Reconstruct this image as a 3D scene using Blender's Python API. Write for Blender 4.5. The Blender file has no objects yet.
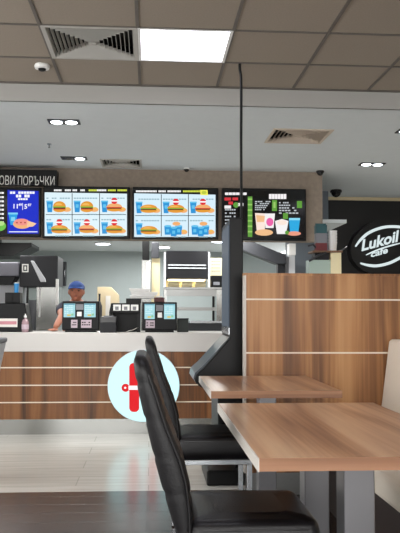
import bpy, bmesh, math, random
from mathutils import Vector, Matrix
random.seed(4)
PI = math.pi
scene = bpy.context.scene
COL = scene.collection

# ------------------------------------------------------------------ camera
F = 744.0
cam_d = bpy.data.cameras.new('camera')
cam_d.sensor_fit = 'VERTICAL'
cam_d.sensor_height = 24.0
cam_d.lens = 24.0 * F / 533.0
cam_d.clip_start = 0.05
cam = bpy.data.objects.new('camera', cam_d)
COL.objects.link(cam)
YAW, PITCH, ROLL = math.radians(3.84), math.radians(3.5), math.radians(0.2)
CAMROT = (Matrix.Rotation(-YAW, 3, 'Z') @ Matrix.Rotation(PI / 2 + PITCH, 3, 'X') @ Matrix.Rotation(ROLL, 3, 'Z'))
CAMLOC = Vector((0, 0, 1.15))
cam.matrix_world = Matrix.Translation(CAMLOC) @ CAMROT.to_4x4()
scene.camera = cam
scene.view_settings.view_transform = 'Standard'
scene.view_settings.look = 'None'
EXP = 0.9
scene.view_settings.exposure = EXP
KE = 2 ** -EXP      # brightness of the lit screens at this exposure
scene.view_settings.gamma = 1.0


def at(px, py, Y):
    """world point seen at a pixel on the plane y = Y"""
    d = CAMROT @ Vector(((px - 200) / F, (266.5 - py) / F, -1))
    t = Y / d.y
    return Vector((d.x * t, Y, CAMLOC.z + d.z * t))


# ------------------------------------------------------------------ materials
def lin(h):
    if isinstance(h, str):
        h = h.lstrip('#')
        h = [int(h[i:i + 2], 16) / 255 for i in (0, 2, 4)]
    return [c / 12.92 if c <= 0.04045 else ((c + 0.055) / 1.055) ** 2.4 for c in h]


def new_mat(name):
    m = bpy.data.materials.new(name)
    m.use_nodes = True
    nt = m.node_tree
    b = nt.nodes['Principled BSDF']
    return m, nt, b


def mat(name, col, rough=0.5, metal=0.0, bump=0.0, bscale=60, var=0.0, spec=0.5, alpha=None, trans=0.0):
    m, nt, b = new_mat(name)
    c = lin(col)
    b.inputs['Base Color'].default_value = (*c, 1)
    b.inputs['Roughness'].default_value = rough
    b.inputs['Metallic'].default_value = metal
    b.inputs['Specular IOR Level'].default_value = spec
    b.inputs['Transmission Weight'].default_value = trans
    if alpha is not None:
        b.inputs['Alpha'].default_value = alpha
    if bump or var:
        tc = nt.nodes.new('ShaderNodeTexCoord')
        no = nt.nodes.new('ShaderNodeTexNoise')
        no.inputs['Scale'].default_value = bscale
        no.inputs['Detail'].default_value = 4
        nt.links.new(tc.outputs['Object'], no.inputs['Vector'])
        if bump:
            bp = nt.nodes.new('ShaderNodeBump')
            bp.inputs['Strength'].default_value = bump
            bp.inputs['Distance'].default_value = 0.004
            nt.links.new(no.outputs['Fac'], bp.inputs['Height'])
            nt.links.new(bp.outputs['Normal'], b.inputs['Normal'])
        if var:
            r = nt.nodes.new('ShaderNodeValToRGB')
            r.color_ramp.elements[0].position = 0.3
            r.color_ramp.elements[1].position = 0.7
            r.color_ramp.elements[0].color = (*[x * (1 - var) for x in c], 1)
            r.color_ramp.elements[1].color = (*[min(1, x * (1 + var)) for x in c], 1)
            nt.links.new(no.outputs['Fac'], r.inputs['Fac'])
            nt.links.new(r.outputs['Color'], b.inputs['Base Color'])
    return m


def emit(name, col, strength=1.0):
    m, nt, b = new_mat(name)
    c = lin(col)
    b.inputs['Base Color'].default_value = (0.02, 0.02, 0.02, 1)
    b.inputs['Roughness'].default_value = 0.5
    b.inputs['Specular IOR Level'].default_value = 0.1
    b.inputs['Emission Color'].default_value = (*c, 1)
    b.inputs['Emission Strength'].default_value = strength
    return m


def wood(name, cols, along='Z', rough=0.35, fine=1.0, coat=0.0, band=1.0):
    """laminate: broad streaks + fine grain running along one axis"""
    m, nt, b = new_mat(name)
    b.inputs['Roughness'].default_value = rough
    b.inputs['Coat Weight'].default_value = coat
    b.inputs['Coat Roughness'].default_value = 0.15
    tc = nt.nodes.new('ShaderNodeTexCoord')

    def stretched(across, long, detail, dist):
        mp = nt.nodes.new('ShaderNodeMapping')
        s = {'X': (long, across, across), 'Y': (across, long, across), 'Z': (across, across, long)}[along]
        mp.inputs['Scale'].default_value = s
        nt.links.new(tc.outputs['Object'], mp.inputs['Vector'])
        no = nt.nodes.new('ShaderNodeTexNoise')
        no.inputs['Scale'].default_value = 1
        no.inputs['Detail'].default_value = detail
        no.inputs['Distortion'].default_value = dist
        nt.links.new(mp.outputs['Vector'], no.inputs['Vector'])
        return no
    n1 = stretched(9 * band, 0.45, 2, 0.8)
    n2 = stretched(60 * fine, 1.2, 5, 0.3)
    mx = nt.nodes.new('ShaderNodeMix')
    mx.data_type = 'FLOAT'
    mx.inputs[0].default_value = 0.24
    nt.links.new(n1.outputs['Fac'], mx.inputs[2])
    nt.links.new(n2.outputs['Fac'], mx.inputs[3])
    r = nt.nodes.new('ShaderNodeValToRGB')
    el = r.color_ramp.elements
    pos = [0.35, 0.46, 0.54, 0.66]
    el[0].position, el[0].color = pos[0], (*lin(cols[0]), 1)
    el[1].position, el[1].color = pos[3], (*lin(cols[3]), 1)
    for k in (1, 2):
        e = el.new(pos[k])
        e.color = (*lin(cols[k]), 1)
    nt.links.new(mx.outputs[0], r.inputs['Fac'])
    nt.links.new(r.outputs['Color'], b.inputs['Base Color'])
    return m


def planks(name, c1, c2, mortar, w, h, rough, seam=0.006, bumpy=0.15):
    m, nt, b = new_mat(name)
    tc = nt.nodes.new('ShaderNodeTexCoord')
    br = nt.nodes.new('ShaderNodeTexBrick')
    br.inputs['Scale'].default_value = 1
    br.inputs['Brick Width'].default_value = w
    br.inputs['Row Height'].default_value = h
    br.inputs['Mortar Size'].default_value = seam
    br.inputs['Mortar Smooth'].default_value = 0.3
    br.inputs['Color1'].default_value = (*lin(c1), 1)
    br.inputs['Color2'].default_value = (*lin(c2), 1)
    br.inputs['Mortar'].default_value = (*lin(mortar), 1)
    br.offset = 0.37
    nt.links.new(tc.outputs['Object'], br.inputs['Vector'])
    mp = nt.nodes.new('ShaderNodeMapping')
    mp.inputs['Scale'].default_value = (1.5, 30, 1)
    no = nt.nodes.new('ShaderNodeTexNoise')
    no.inputs['Scale'].default_value = 1
    no.inputs['Detail'].default_value = 5
    nt.links.new(tc.outputs['Object'], mp.inputs['Vector'])
    nt.links.new(mp.outputs['Vector'], no.inputs['Vector'])
    mr = nt.nodes.new('ShaderNodeMapRange')
    mr.inputs['To Min'].default_value = 0.7
    mr.inputs['To Max'].default_value = 1.3
    nt.links.new(no.outputs['Fac'], mr.inputs['Value'])
    mu = nt.nodes.new('ShaderNodeMix')
    mu.data_type = 'RGBA'
    mu.blend_type = 'MULTIPLY'
    mu.inputs[0].default_value = 1
    nt.links.new(br.outputs['Color'], mu.inputs[6])
    nt.links.new(mr.outputs['Result'], mu.inputs[7])
    nt.links.new(mu.outputs[2], b.inputs['Base Color'])
    b.inputs['Roughness'].default_value = rough
    bp = nt.nodes.new('ShaderNodeBump')
    bp.inputs['Strength'].default_value = bumpy
    bp.inputs['Distance'].default_value = 0.003
    bp.invert = True
    nt.links.new(br.outputs['Fac'], bp.inputs['Height'])
    nt.links.new(bp.outputs['Normal'], b.inputs['Normal'])
    return m


def brushed(name, col, along='X', rough=0.3):
    m, nt, b = new_mat(name)
    b.inputs['Base Color'].default_value = (*lin(col), 1)
    b.inputs['Metallic'].default_value = 1
    tc = nt.nodes.new('ShaderNodeTexCoord')
    mp = nt.nodes.new('ShaderNodeMapping')
    mp.inputs['Scale'].default_value = {'X': (2, 200, 200), 'Z': (200, 200, 2)}[along]
    no = nt.nodes.new('ShaderNodeTexNoise')
    no.inputs['Scale'].default_value = 1
    nt.links.new(tc.outputs['Object'], mp.inputs['Vector'])
    nt.links.new(mp.outputs['Vector'], no.inputs['Vector'])
    mr = nt.nodes.new('ShaderNodeMapRange')
    mr.inputs['To Min'].default_value = rough * 0.75
    mr.inputs['To Max'].default_value = rough * 1.3
    nt.links.new(no.outputs['Fac'], mr.inputs['Value'])
    nt.links.new(mr.outputs['Result'], b.inputs['Roughness'])
    return m


MT = {
    'tile': mat('ceiling_tile', '#968c81', 0.95, var=0.05, bscale=90, spec=0.1),
    'tbar': mat('ceiling_bar', '#5f5953', 0.6),
    'white_paint': mat('white_paint', '#d2d8db', 0.85, var=0.015, bscale=8, spec=0.2),
    'taupe': mat('taupe_wallpaper', '#8a7d70', 0.8, var=0.1, bscale=22, bump=0.1),
    'kitchen_wall': mat('kitchen_wall', '#a6b0b1', 0.55, var=0.02, bscale=5),
    'slate': mat('slate_paint', '#6d7680', 0.6),
    'black_wall': mat('black_panel', '#0c0c0e', 0.35, var=0.2, bscale=6),
    'room_wall': mat('room_wall', '#c4beb6', 0.85),
    'dark_planks': planks('dark_planks', '#34241f', '#281b18', '#080505', 1.3, 0.19, 0.21, seam=0.009, bumpy=0.4),
    'light_planks': planks('light_planks', '#b6b5af', '#b1b0aa', '#9d9b96', 1.3, 0.28, 0.21, seam=0.004),
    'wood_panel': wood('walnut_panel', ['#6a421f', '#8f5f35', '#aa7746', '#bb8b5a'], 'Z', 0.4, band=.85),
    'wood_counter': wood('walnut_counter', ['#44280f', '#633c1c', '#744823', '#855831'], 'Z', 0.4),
    'wood_table': wood('walnut_table', ['#8a5f43', '#b68865', '#cca27d', '#dbb791'], 'Y', 0.3, coat=0.25, band=0.6),
    'wood_edge': wood('walnut_edge', ['#7a5138', '#916547', '#a07455', '#ac8060'], 'X', 0.35),
    'inlay': mat('cream_inlay', '#e8dcc8', 0.5),
    'edge_white_and_lit': mat('white_and_lit_edging', '#cfcac2', 0.4),  # white partition trim, and daylight painted on the table edges
    'solid_white': mat('white_solid_surface', '#c6c4c1', 0.35),
    'steel': brushed('brushed_steel', '#9a9b98', 'Z', 0.22),
    'steel_h': brushed('brushed_steel_flat', '#9c9d9b', 'X', 0.3),
    'column': mat('grey_column', '#77777a', 0.3, metal=0.7),
    'leather': mat('black_leather', '#0e0d10', 0.4, bump=0.25, bscale=140, spec=0.4),
    'piping': mat('black_piping', '#121114', 0.35),
    'cream': mat('cream_leather', '#d8cfc0', 0.5, bump=0.1, bscale=120),
    'dark_base': mat('dark_brown_base', '#241a17', 0.5),
    'black': mat('black_plastic', '#060708', 0.4, spec=0.25),
    'black_gloss': mat('black_gloss', '#08090b', 0.12),
    'graphite': mat('graphite_plastic', '#1c1d21', 0.45, spec=0.3),
    'dark_grey': mat('dark_grey_metal', '#2b2d32', 0.45),
    'mid_grey': mat('grey_plastic', '#77797f', 0.5),
    'lilac_grey': mat('pale_grey_plastic', '#66666f', 0.5),
    'pale_grey': mat('light_grey_plastic', '#c6c9ce', 0.45),
    'vent_grey': mat('vent_grey', '#aeaca6', 0.5),
    'vent_beige': mat('vent_beige', '#c2b4a4', 0.5),
    'tray_grey': mat('tray_grey', '#3c434a', 0.3),
    'bulkhead_shade': mat('white_paint_shaded', '#a3a29e', 0.85, spec=0.2),  # same white paint as the lower ceiling, greyed in place of shade
    'silver': mat('silver_metal', '#bfc4c8', 0.25, metal=0.85),
    'white': mat('white_plastic', '#e6e6e4', 0.4),
    'paper': mat('white_paper', '#e3e0da', 0.8),
    'pink': mat('pink_print', '#c98a94', 0.7),
    'lilac': mat('lilac_card', '#b9a9b4', 0.7),
    'beige': mat('beige_card', '#d6c6a4', 0.8),
    'cream_card': mat('cream_card', '#e8dcb4', 0.7),
    'red': mat('red_print', '#6e2a2e', 0.6),
    'maroon': mat('maroon_plastic', '#4a2222', 0.5),
    'teal': mat('teal_print', '#2a545a', 0.6),
    'green_dark': mat('dark_green_plastic', '#1e2824', 0.5),
    'brown_rail': mat('brown_rail', '#6e4f38', 0.5),
    'pale_green': mat('pale_green_glass', '#a9bdb4', 0.2),
    'clear_pink': mat('clear_pink_plastic', '#c6a7b0', 0.15, trans=0.4),
    'blue_cup': mat('blue_cup', '#2f8fd0', 0.5),
    'skin': mat('skin', '#b5745a', 0.55),
    'hair': mat('dark_hair', '#1c1310', 0.6),
    'cap_blue': mat('blue_cloth', '#143c7c', 0.75),
    'navy': mat('navy_cloth', '#1b2236', 0.8, bump=0.2, bscale=200),
    'trousers': mat('black_cloth', '#15151a', 0.85),
    'eye': mat('eye_dark', '#15100e', 0.3),
    'lips': mat('lips', '#8f4f45', 0.5),
    'panel_glow': emit('panel_glow', '#f1f1ff', 4.0),
    'lens_glow': emit('lens_glow', '#eef6ff', 6.0),
    'lens_off': mat('lens_off', '#5a5e60', 0.2),
    'sign_cyan': emit('sign_cyan', '#c4f0f2', 1.3 * KE),
    'sign_red': emit('sign_red', '#e6081a', 1.0 * KE),
    'sign_white': emit('sign_white', '#ffffff', 1.1 * KE),
    'neon': emit('neon_white', '#e2f0f2', 0.95 * KE),
    'heat': emit('heat_lamp', '#ffe9b8', 5.0),
    'letter': mat('letter_white', '#d6d6d2', 0.6),
}
SC = {}


def E(h, s=1.0):
    k = (h, s)
    if k not in SC:
        SC[k] = emit('screen_' + h.strip('#'), h, s * KE)
    return SC[k]


# ------------------------------------------------------------------ mesh helper
def origin(o):
    v = Vector((0, 0, 0))
    while o is not None:
        v += o.location
        o = o.parent
    return v


class MB:
    def __init__(s):
        s.v, s.f, s.m = [], [], []

    def add(s, verts, faces, m=0):
        n = len(s.v)
        s.v += [Vector(p) for p in verts]
        for f in faces:
            s.f.append([i + n for i in f])
            s.m.append(m)
        return s

    def box(s, x0, x1, y0, y1, z0, z1, m=0):
        v = [(x, y, z) for z in (z0, z1) for y in (y0, y1) for x in (x0, x1)]
        return s.add(v, [(0, 2, 3, 1), (4, 5, 7, 6), (0, 1, 5, 4), (2, 6, 7, 3), (0, 4, 6, 2), (1, 3, 7, 5)], m)

    def pbox(s, px0, px1, py0, py1, Y0, Y1, m=0, z0=None, z1=None):
        """box whose front face (y = Y0) fills a rectangle of the photograph"""
        a, b = at(px0, py1, Y0), at(px1, py0, Y0)
        return s.box(a.x, b.x, Y0, Y1, a.z if z0 is None else z0, b.z if z1 is None else z1, m)

    def prism(s, poly, axis, a0, a1, m=0):
        n = len(poly)
        mk = {'Y': lambda p, a: (p[0], a, p[1]), 'X': lambda p, a: (a, p[0], p[1]), 'Z': lambda p, a: (p[0], p[1], a)}[axis]
        v = [mk(p, a0) for p in poly] + [mk(p, a1) for p in poly]
        f = [tuple(range(n)), tuple(range(2 * n - 1, n - 1, -1))]
        f += [(i, i + n, (i + 1) % n + n, (i + 1) % n) for i in range(n)]
        return s.add(v, f, m)

    def rings(s, rings, m=0, cap=True, closed=True):
        n = len(rings[0])
        base = len(s.v)
        for r in rings:
            s.v += [Vector(p) for p in r]
        for k in range(len(rings) - 1):
            for i in range(n if closed else n - 1):
                j = (i + 1) % n
                s.f.append([base + k * n + i, base + k * n + j, base + (k + 1) * n + j, base + (k + 1) * n + i])
                s.m.append(m)
        if cap:
            s.f.append([base + i for i in range(n)][::-1])
            s.m.append(m)
            s.f.append([base + (len(rings) - 1) * n + i for i in range(n)])
            s.m.append(m)
        return s

    def tube(s, pts, r, seg=10, m=0):
        pts = [Vector(p) for p in pts]
        rs = r if isinstance(r, (list, tuple)) else [r] * len(pts)
        rings = []
        ref = None
        for k, p in enumerate(pts):
            d = (pts[min(k + 1, len(pts) - 1)] - pts[max(k - 1, 0)]).normalized()
            if ref is None:
                ref = d.orthogonal().normalized()
            ref = (ref - d * ref.dot(d)).normalized()
            b = d.cross(ref)
            rings.append([p + (ref * math.cos(t) + b * math.sin(t)) * rs[k] for t in [2 * PI * i / seg for i in range(seg)]])
        return s.rings(rings, m)

    def lathe(s, c, prof, seg=20, m=0):
        return s.rings([[(c[0] + r * math.cos(2 * PI * i / seg), c[1] + r * math.sin(2 * PI * i / seg), c[2] + z) for i in range(seg)] for r, z in prof], m)

    def ball(s, c, r, seg=16, m=0, lo=-0.5, hi=0.5):
        r = (r, r, r) if not isinstance(r, (tuple, list)) else r
        n = 10
        rg = []
        for k in range(n + 1):
            a = PI * (lo + (hi - lo) * k / n)
            cr = max(math.cos(a), 0.02)
            rg.append([(c[0] + r[0] * cr * math.cos(2 * PI * i / seg), c[1] + r[1] * cr * math.sin(2 * PI * i / seg), c[2] + r[2] * math.sin(a)) for i in range(seg)])
        return s.rings(rg, m)

    # flat drawing on a plane y = Y (front-facing artwork of screens and signs)
    def prect(s, px0, px1, py0, py1, Y, m=0):
        return s.ppoly([(px0, py0), (px0, py1), (px1, py1), (px1, py0)], Y, m)

    def ppoly(s, pts, Y, m=0):
        return s.add([at(x, y, Y) for x, y in pts], [tuple(range(len(pts)))], m)

    def pell(s, cx, cy, rx, ry, Y, m=0, a0=0, a1=360, seg=20):
        full = abs(a1 - a0) >= 360
        n = seg if full else seg + 1
        pts = [(cx + rx * math.cos(math.radians(a0 + (a1 - a0) * i / seg)), cy - ry * math.sin(math.radians(a0 + (a1 - a0) * i / seg))) for i in range(n)]
        return s.ppoly(pts[::-1] if False else pts, Y, m)

    def text(s, txt, height, p, m=0, width=None, depth=0.0, up=Vector((0, 0, 1)), right=Vector((1, 0, 0)), shear=0.0, bold=0.0, align='LEFT'):
        cu = bpy.data.curves.new('t', 'FONT')
        cu.body = txt
        cu.size = 1
        cu.extrude = 0
        cu.offset = bold
        cu.shear = shear
        cu.resolution_u = 3
        ob = bpy.data.objects.new('t', cu)
        COL.objects.link(ob)
        dg = bpy.context.evaluated_depsgraph_get()
        me = ob.evaluated_get(dg).to_mesh()
        vs = [v.co.copy() for v in me.vertices]
        fs = [tuple(q.vertices) for q in me.polygons]
        ob.evaluated_get(dg).to_mesh_clear()
        bpy.data.objects.remove(ob)
        bpy.data.curves.remove(cu)
        if not vs:
            return s
        x0, x1 = min(v.x for v in vs), max(v.x for v in vs)
        y0, y1 = min(v.y for v in vs), max(v.y for v in vs)
        k = height / (y1 - y0)
        kx = k if width is None else width / (x1 - x0)
        off = {'LEFT': x0, 'CENTER': (x0 + x1) / 2, 'RIGHT': x1}[align]
        p = Vector(p)
        s.add([p + right * (v.x - off) * kx + up * (v.y - y0) * k for v in vs], fs, m)
        return s

    def build(s, name, mats, parent=None, smooth=False, bevel=0.0, seg=2, loc=None, recalc=True):
        me = bpy.data.meshes.new(name)
        if parent is not None:
            o0 = origin(parent)
        elif loc is not None:
            o0 = Vector(loc)
        else:
            xs = [v.x for v in s.v]
            ys = [v.y for v in s.v]
            o0 = Vector(((min(xs) + max(xs)) / 2, (min(ys) + max(ys)) / 2, min(v.z for v in s.v)))
        me.from_pydata([v - o0 for v in s.v], [], s.f)
        if not isinstance(mats, (list, tuple)):
            mats = [mats]
        for mm in mats:
            me.materials.append(mm)
        for p, mi in zip(me.polygons, s.m):
            p.material_index = mi
            p.use_smooth = smooth
        if recalc:
            b = bmesh.new()
            b.from_mesh(me)
            bmesh.ops.recalc_face_normals(b, faces=b.faces)
            b.to_mesh(me)
            b.free()
        me.update()
        o = bpy.data.objects.new(name, me)
        COL.objects.link(o)
        if parent is not None:
            o.parent = parent
        else:
            o.location = o0
        if bevel:
            md = o.modifiers.new('bevel', 'BEVEL')
            md.width = bevel
            md.segments = seg
            md.limit_method = 'ANGLE'
            md.angle_limit = math.radians(40)
        bpy.context.view_layer.update()
        return o


def tag(o, label, cat, group=None):
    o['label'] = label
    o['category'] = cat
    if group:
        o['group'] = group
    return o


def thing(name, label, cat, loc, group=None):
    o = bpy.data.objects.new(name, None)
    COL.objects.link(o)
    o.location = loc
    o.empty_display_size = 0.1
    bpy.context.view_layer.update()
    return tag(o, label, cat, group)


def struct(o):
    o['kind'] = 'structure'
    return o


def copy_tree(o, parent=None):
    c = o.copy()
    COL.objects.link(c)
    c.parent = parent
    for ch in list(o.children):
        copy_tree(ch, c)
    return c


# ------------------------------------------------------------------ room shell
ZC, ZL = 2.91, 2.765          # tiled ceiling, plain lower ceiling
YE = 5.72                    # where the tiles end
YM = 8.4                     # wall carrying the menu screens
XL, XR = -3.4, 3.9
YB = -2.2

fl = MB()
fl.add([(XL - 0.2, YB - 0.2, 0), (XR + .2, YB - .2, 0), (XR + .2, 4.88, 0), (XL - .2, 4.88, 0)], [(0, 1, 2, 3)], 0)
fl.add([(XL - 0.2, 4.88, 0), (XR + .2, 4.88, 0), (XR + .2, 13.2, 0), (XL - .2, 13.2, 0)], [(0, 1, 2, 3)], 1)
struct(fl.build('floor', [MT['dark_planks'], MT['light_planks']], loc=(0, 0, 0), recalc=False))

TX = [-3.69 + 0.6 * k for k in range(14)]
TY = [5.127 - 0.6 * k for k in range(14)][::-1]
light_tiles = [(-0.09, 4.527)]
for (lx, ly) in ((-2.49, 4.527), (-2.49, 1.527), (-0.09, 1.527), (2.31, 1.527), (2.31, 4.527)):  # panels out of view, added to light the room
    light_tiles.append((lx, ly))


def near(a, b):
    return abs(a[0] - b[0]) < .02 and abs(a[1] - b[1]) < .02


ce = MB()
for x in TX:
    for y in TY + [5.82]:
        y0, y1 = (y, y + .6) if y < 5.3 else (y, y)
        if y > 5.3:
            continue
        if any(near((x, y), t) for t in light_tiles) or near((x, y), (-0.69, 4.527)):
            continue
        y1 = min(y1, YE)
        ce.add([(x, y0, ZC), (x, y1, ZC), (x + .6, y1, ZC), (x + .6, y0, ZC)], [(0, 1, 2, 3)], 0)
for x in TX + [TX[-1] + .6]:
    ce.box(x - .010, x + .010, TY[0], YE, ZC - .006, ZC + .004, 1)
for y in TY:
    ce.box(TX[0], TX[-1] + .6, y - .010, y + .010, ZC - .0055, ZC + .003, 1)
ce.box(TX[0], TX[-1] + .6, YE - .03, YE, ZC - .008, ZC + .004, 1)
struct(ce.build('ceiling', [MT['tile'], MT['tbar']], loc=(0, 0, ZC), recalc=False))


def holed(x0, x1, y0, y1, z, holes, m=0):
    xs = sorted({x0, x1, *[h[0] for h in holes], *[h[1] for h in holes]})
    ys = sorted({y0, y1, *[h[2] for h in holes], *[h[3] for h in holes]})
    mb = MB()
    for i in range(len(xs) - 1):
        for j in range(len(ys) - 1):
            cx, cy = (xs[i] + xs[i + 1]) / 2, (ys[j] + ys[j + 1]) / 2
            if any(h[0] < cx < h[1] and h[2] < cy < h[3] for h in holes):
                continue
            mb.add([(xs[i], ys[j], z), (xs[i], ys[j + 1], z), (xs[i + 1], ys[j + 1], z), (xs[i + 1], ys[j], z)], [(0, 1, 2, 3)], m)
    return mb


V2 = (1.345, 6.67)      # right-hand vent in the plain ceiling
V3 = (-.32, 8.06)      # small vent near the menu wall
lc = holed(XL - .2, XR + .2, YE, 13.2, ZL, [(V2[0] - .27, V2[0] + .27, V2[1] - .27, V2[1] + .27), (V3[0] - .22, V3[0] + .22, V3[1] - .22, V3[1] + .22)])
struct(MB().box(XL - .2, XR + .2, YE, YE + .02, ZL, ZC + .02).build('trim_2', MT['bulkhead_shade']))
struct(lc.build('ceiling', MT['white_paint'], loc=(0, 0, ZL), recalc=False))
struct(MB().box(XL - .2, 2.3, YM + .16, 13.1, 2.2, 2.24).build('ceiling', MT['white_paint']))
# roof slab above the tiles keeps the daylight out
struct(MB().box(XL - .4, XR + .4, YB - .4, 13.4, 3.06, 3.2).build('ceiling', MT['room_wall']))

# walls
struct(MB().box(XL - .15, 1.976, YM, YM + .16, 1.963, ZL + .0).build('wall_menu', MT['taupe']))
struct(MB().box(XL - .15, 2.3, 13.0, 13.15, 0, 2.75).build('wall_kitchen', MT['kitchen_wall']))
struct(MB().box(1.80, 2.36, 9.7, 9.8, 0, ZL).build('wall_slate', MT['slate']))
bw = MB().box(2.34, XR + .1, 10.2, 10.3, 0, ZL - .045)
struct(bw.build('wall_cafe', MT['black_wall']))
struct(MB().box(2.34, XR + .1, 10.18, 10.3, ZL - .045, ZL).build('trim_1', MT['beige']))
# left wall with two wide windows, back wall with a wide window
def wall_windows_x(name, x0, x1, ya, yb, wins):
    w = MB()
    ys = [ya]
    for a, b in wins:
        ys += [a, b]
    ys.append(yb)
    w.box(x0, x1, ya, yb, 0, .2)
    w.box(x0, x1, ya, yb, 2.8, 3.1)
    for i in range(0, len(ys), 2):
        w.box(x0, x1, ys[i], ys[i + 1], .2, 2.8)
    return struct(w.build(name, MT['room_wall']))


WL = [(-1.6, 0.6), (0.9, 3.1), (3.4, 5.4)]
wall_windows_x('wall_left', XL - .15, XL, YB, 13.1, WL)
for i, (a, b) in enumerate(WL):
    wf = MB()
    for t in (a, (a + b) / 2 - .03, b - .06):
        wf.box(XL - .11, XL - .04, t, t + .06, .2, 2.8)
    wf.box(XL - .108, XL - .042, a, b, .2, .26)
    wf.box(XL - .108, XL - .042, a, b, 2.74, 2.8)
    struct(wf.build('window_%d' % (i + 1), MT['graphite']))
struct(MB().box(XR, XR + .15, YB, 13.1, 0, 3.1).build('wall_right', MT['room_wall']))
bk = MB()
bk.box(XL, XR, YB - .15, YB, 0, .2)
bk.box(XL, XR, YB - .15, YB, 2.8, 3.1)
bk.box(XL, -2.6, YB - .15, YB, .2, 2.8)
bk.box(2.8, XR, YB - .15, YB, .2, 2.8)
struct(bk.build('wall_back', MT['room_wall']))
wf = MB()
for t in (-2.6, -.83, .97, 2.74):
    wf.box(t, t + .06, YB - .11, YB - .04, .2, 2.8)
wf.box(-2.6, 2.8, YB - .108, YB - .042, .2, .26)
wf.box(-2.6, 2.8, YB - .108, YB - .042, 2.74, 2.8)
struct(wf.build('window_4', MT['graphite']))

# ------------------------------------------------------------------ ceiling fittings
def ceiling_panel(x, y, label):
    t = thing('ceiling_light', label, 'ceiling light', (x + .3, y + .3, ZC))
    fr = MB()
    for (a, b, c, d) in ((0, .6, 0, .02), (0, .6, .58, .6), (0, .02, .02, .58), (.58, .6, .02, .58)):
        fr.box(x + a, x + b, y + c, y + d, ZC - .007, ZC + .05)
    fr.build('frame', MT['white'], t)
    MB().box(x + .02, x + .58, y + .02, y + .58, ZC + .004, ZC + .03).build('diffuser', MT['panel_glow'], t)
    return t


ceiling_panel(-0.09, 4.527, 'square glowing light panel set in the tiled ceiling beside the grey vent')
for i, (lx, ly) in enumerate(light_tiles[1:]):
    wh = ['over the window wall by the tile edge', 'over the window wall nearer the room middle', 'overhead near the camera', 'overhead on the right near the camera', 'on the right above the cream bench'][i]
    ceiling_panel(lx, ly, 'added unseen light panel ' + wh)


def diffuser(c, half, z, label, n=9, drop=.032, matname='vent_grey'):
    t = thing('ceiling_vent', label, 'ceiling vent', (c[0], c[1], z))
    x, y = c
    fr = MB()
    b = half * .09
    for (x0, x1, y0, y1) in ((-half, half, -half, -half + b), (-half, half, half - b, half), (-half, -half + b, -half + b, half - b), (half - b, half, -half + b, half - b)):
        fr.box(x + x0, x + x1, y + y0, y + y1, z - .008, z + .004)
    fr.build('frame', MT[matname], t)
    step = (half - b) / (n + .8)
    for k in range(n):
        o = half - b - step * k
        i = o - step * .32
        if i < .01:
            i = .01
        sl = MB()
        lo = [(x - o, y - o, z - .006), (x + o, y - o, z - .006), (x + o, y + o, z - .006), (x - o, y + o, z - .006)]
        hi = [(x - i, y - i, z - .006 + drop), (x + i, y - i, z - .006 + drop), (x + i, y + i, z - .006 + drop), (x - i, y + i, z - .006 + drop)]
        lo2 = [(p[0], p[1], p[2] + .004) for p in lo]
        hi2 = [(p[0], p[1], p[2] + .0015) for p in hi]
        lo0 = [(p[0], p[1], p[2] - .0) for p in lo]
        lo = [(p[0], p[1], p[2] + .003) for p in lo]
        sl.rings([lo0, hi, hi2, lo2, lo0], 0, cap=False)
        sl.build('louvre', MT[matname], t)
    h = step * .9
    MB().box(x - h, x + h, y - h, y + h, z - .004, z + .001).build('centre_plate', MT[matname], t)
    pl = MB()
    q = half - .005
    pl.box(x - q, x + q, y - q, y + q, z + .09, z + .1)
    pl.box(x - q, x - q + .005, y - q, y + q, z + .005, z + .09)
    pl.box(x + q - .005, x + q, y - q, y + q, z + .005, z + .09)
    pl.box(x - q, x + q, y - q, y - q + .005, z + .005, z + .09)
    pl.box(x - q, x + q, y + q - .005, y + q, z + .005, z + .09)
    pl.build('plenum', MT['black'], t)
    return t


diffuser((-0.39, 4.827), .298, ZC, 'large grey square louvred vent in the tiled ceiling left of the light panel')
diffuser(V2, .27, ZL, 'beige grey square vent in the plain white ceiling on the right', n=6, matname='vent_beige')
diffuser(V3, .22, ZL, 'small grey square vent in the plain ceiling just above the menu screens', n=5)

# downlights, two lamps each
def downlight(px, py, label, lit=(1, 1)):
    z = ZL
    d = CAMROT @ Vector(((px - 200) / F, (266.5 - py) / F, -1))
    tt = (z - CAMLOC.z) / d.z
    p = CAMLOC + d * tt
    t = thing('downlight', label, 'downlight', (p.x, p.y, z), 'twin spotlights in the plain ceiling')
    MB().box(p.x - .135, p.x + .135, p.y - .075, p.y + .075, z - .008, z + .02).build('housing', MT['graphite'], t, bevel=.004)
    for k, sx in enumerate((-.062, .062)):
        MB().lathe((p.x + sx, p.y, z - .014), [(.044, 0), (.05, .004), (.05, .008)], 18).build('lamp_lens', MT['lens_glow'] if lit[k] else MT['lens_off'], t)
        if lit[k]:
            ld = bpy.data.lights.new('downlight_beam', 'SPOT')
            ld.energy = 45
            ld.spot_size = math.radians(100)
            ld.spot_blend = .8
            ld.shadow_soft_size = .04
            ld.color = (1, .97, .92)
            lo = bpy.data.objects.new('downlight_beam', ld)
            COL.objects.link(lo)
            lo.parent = t
            lo.location = (sx, 0, -.03)
    return t


downlight(64, 121.5, 'twin spotlight with both lamps lit, nearest the tile edge on the left')
downlight(74, 158, 'twin spotlight with only its right lamp lit, beside the small vent', (0, 1))
downlight(372, 164, 'twin spotlight with both lamps lit on the right above the cafe sign')
downlight(412, 131, 'twin spotlight cut off by the right edge beyond the beige grey vent')

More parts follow.
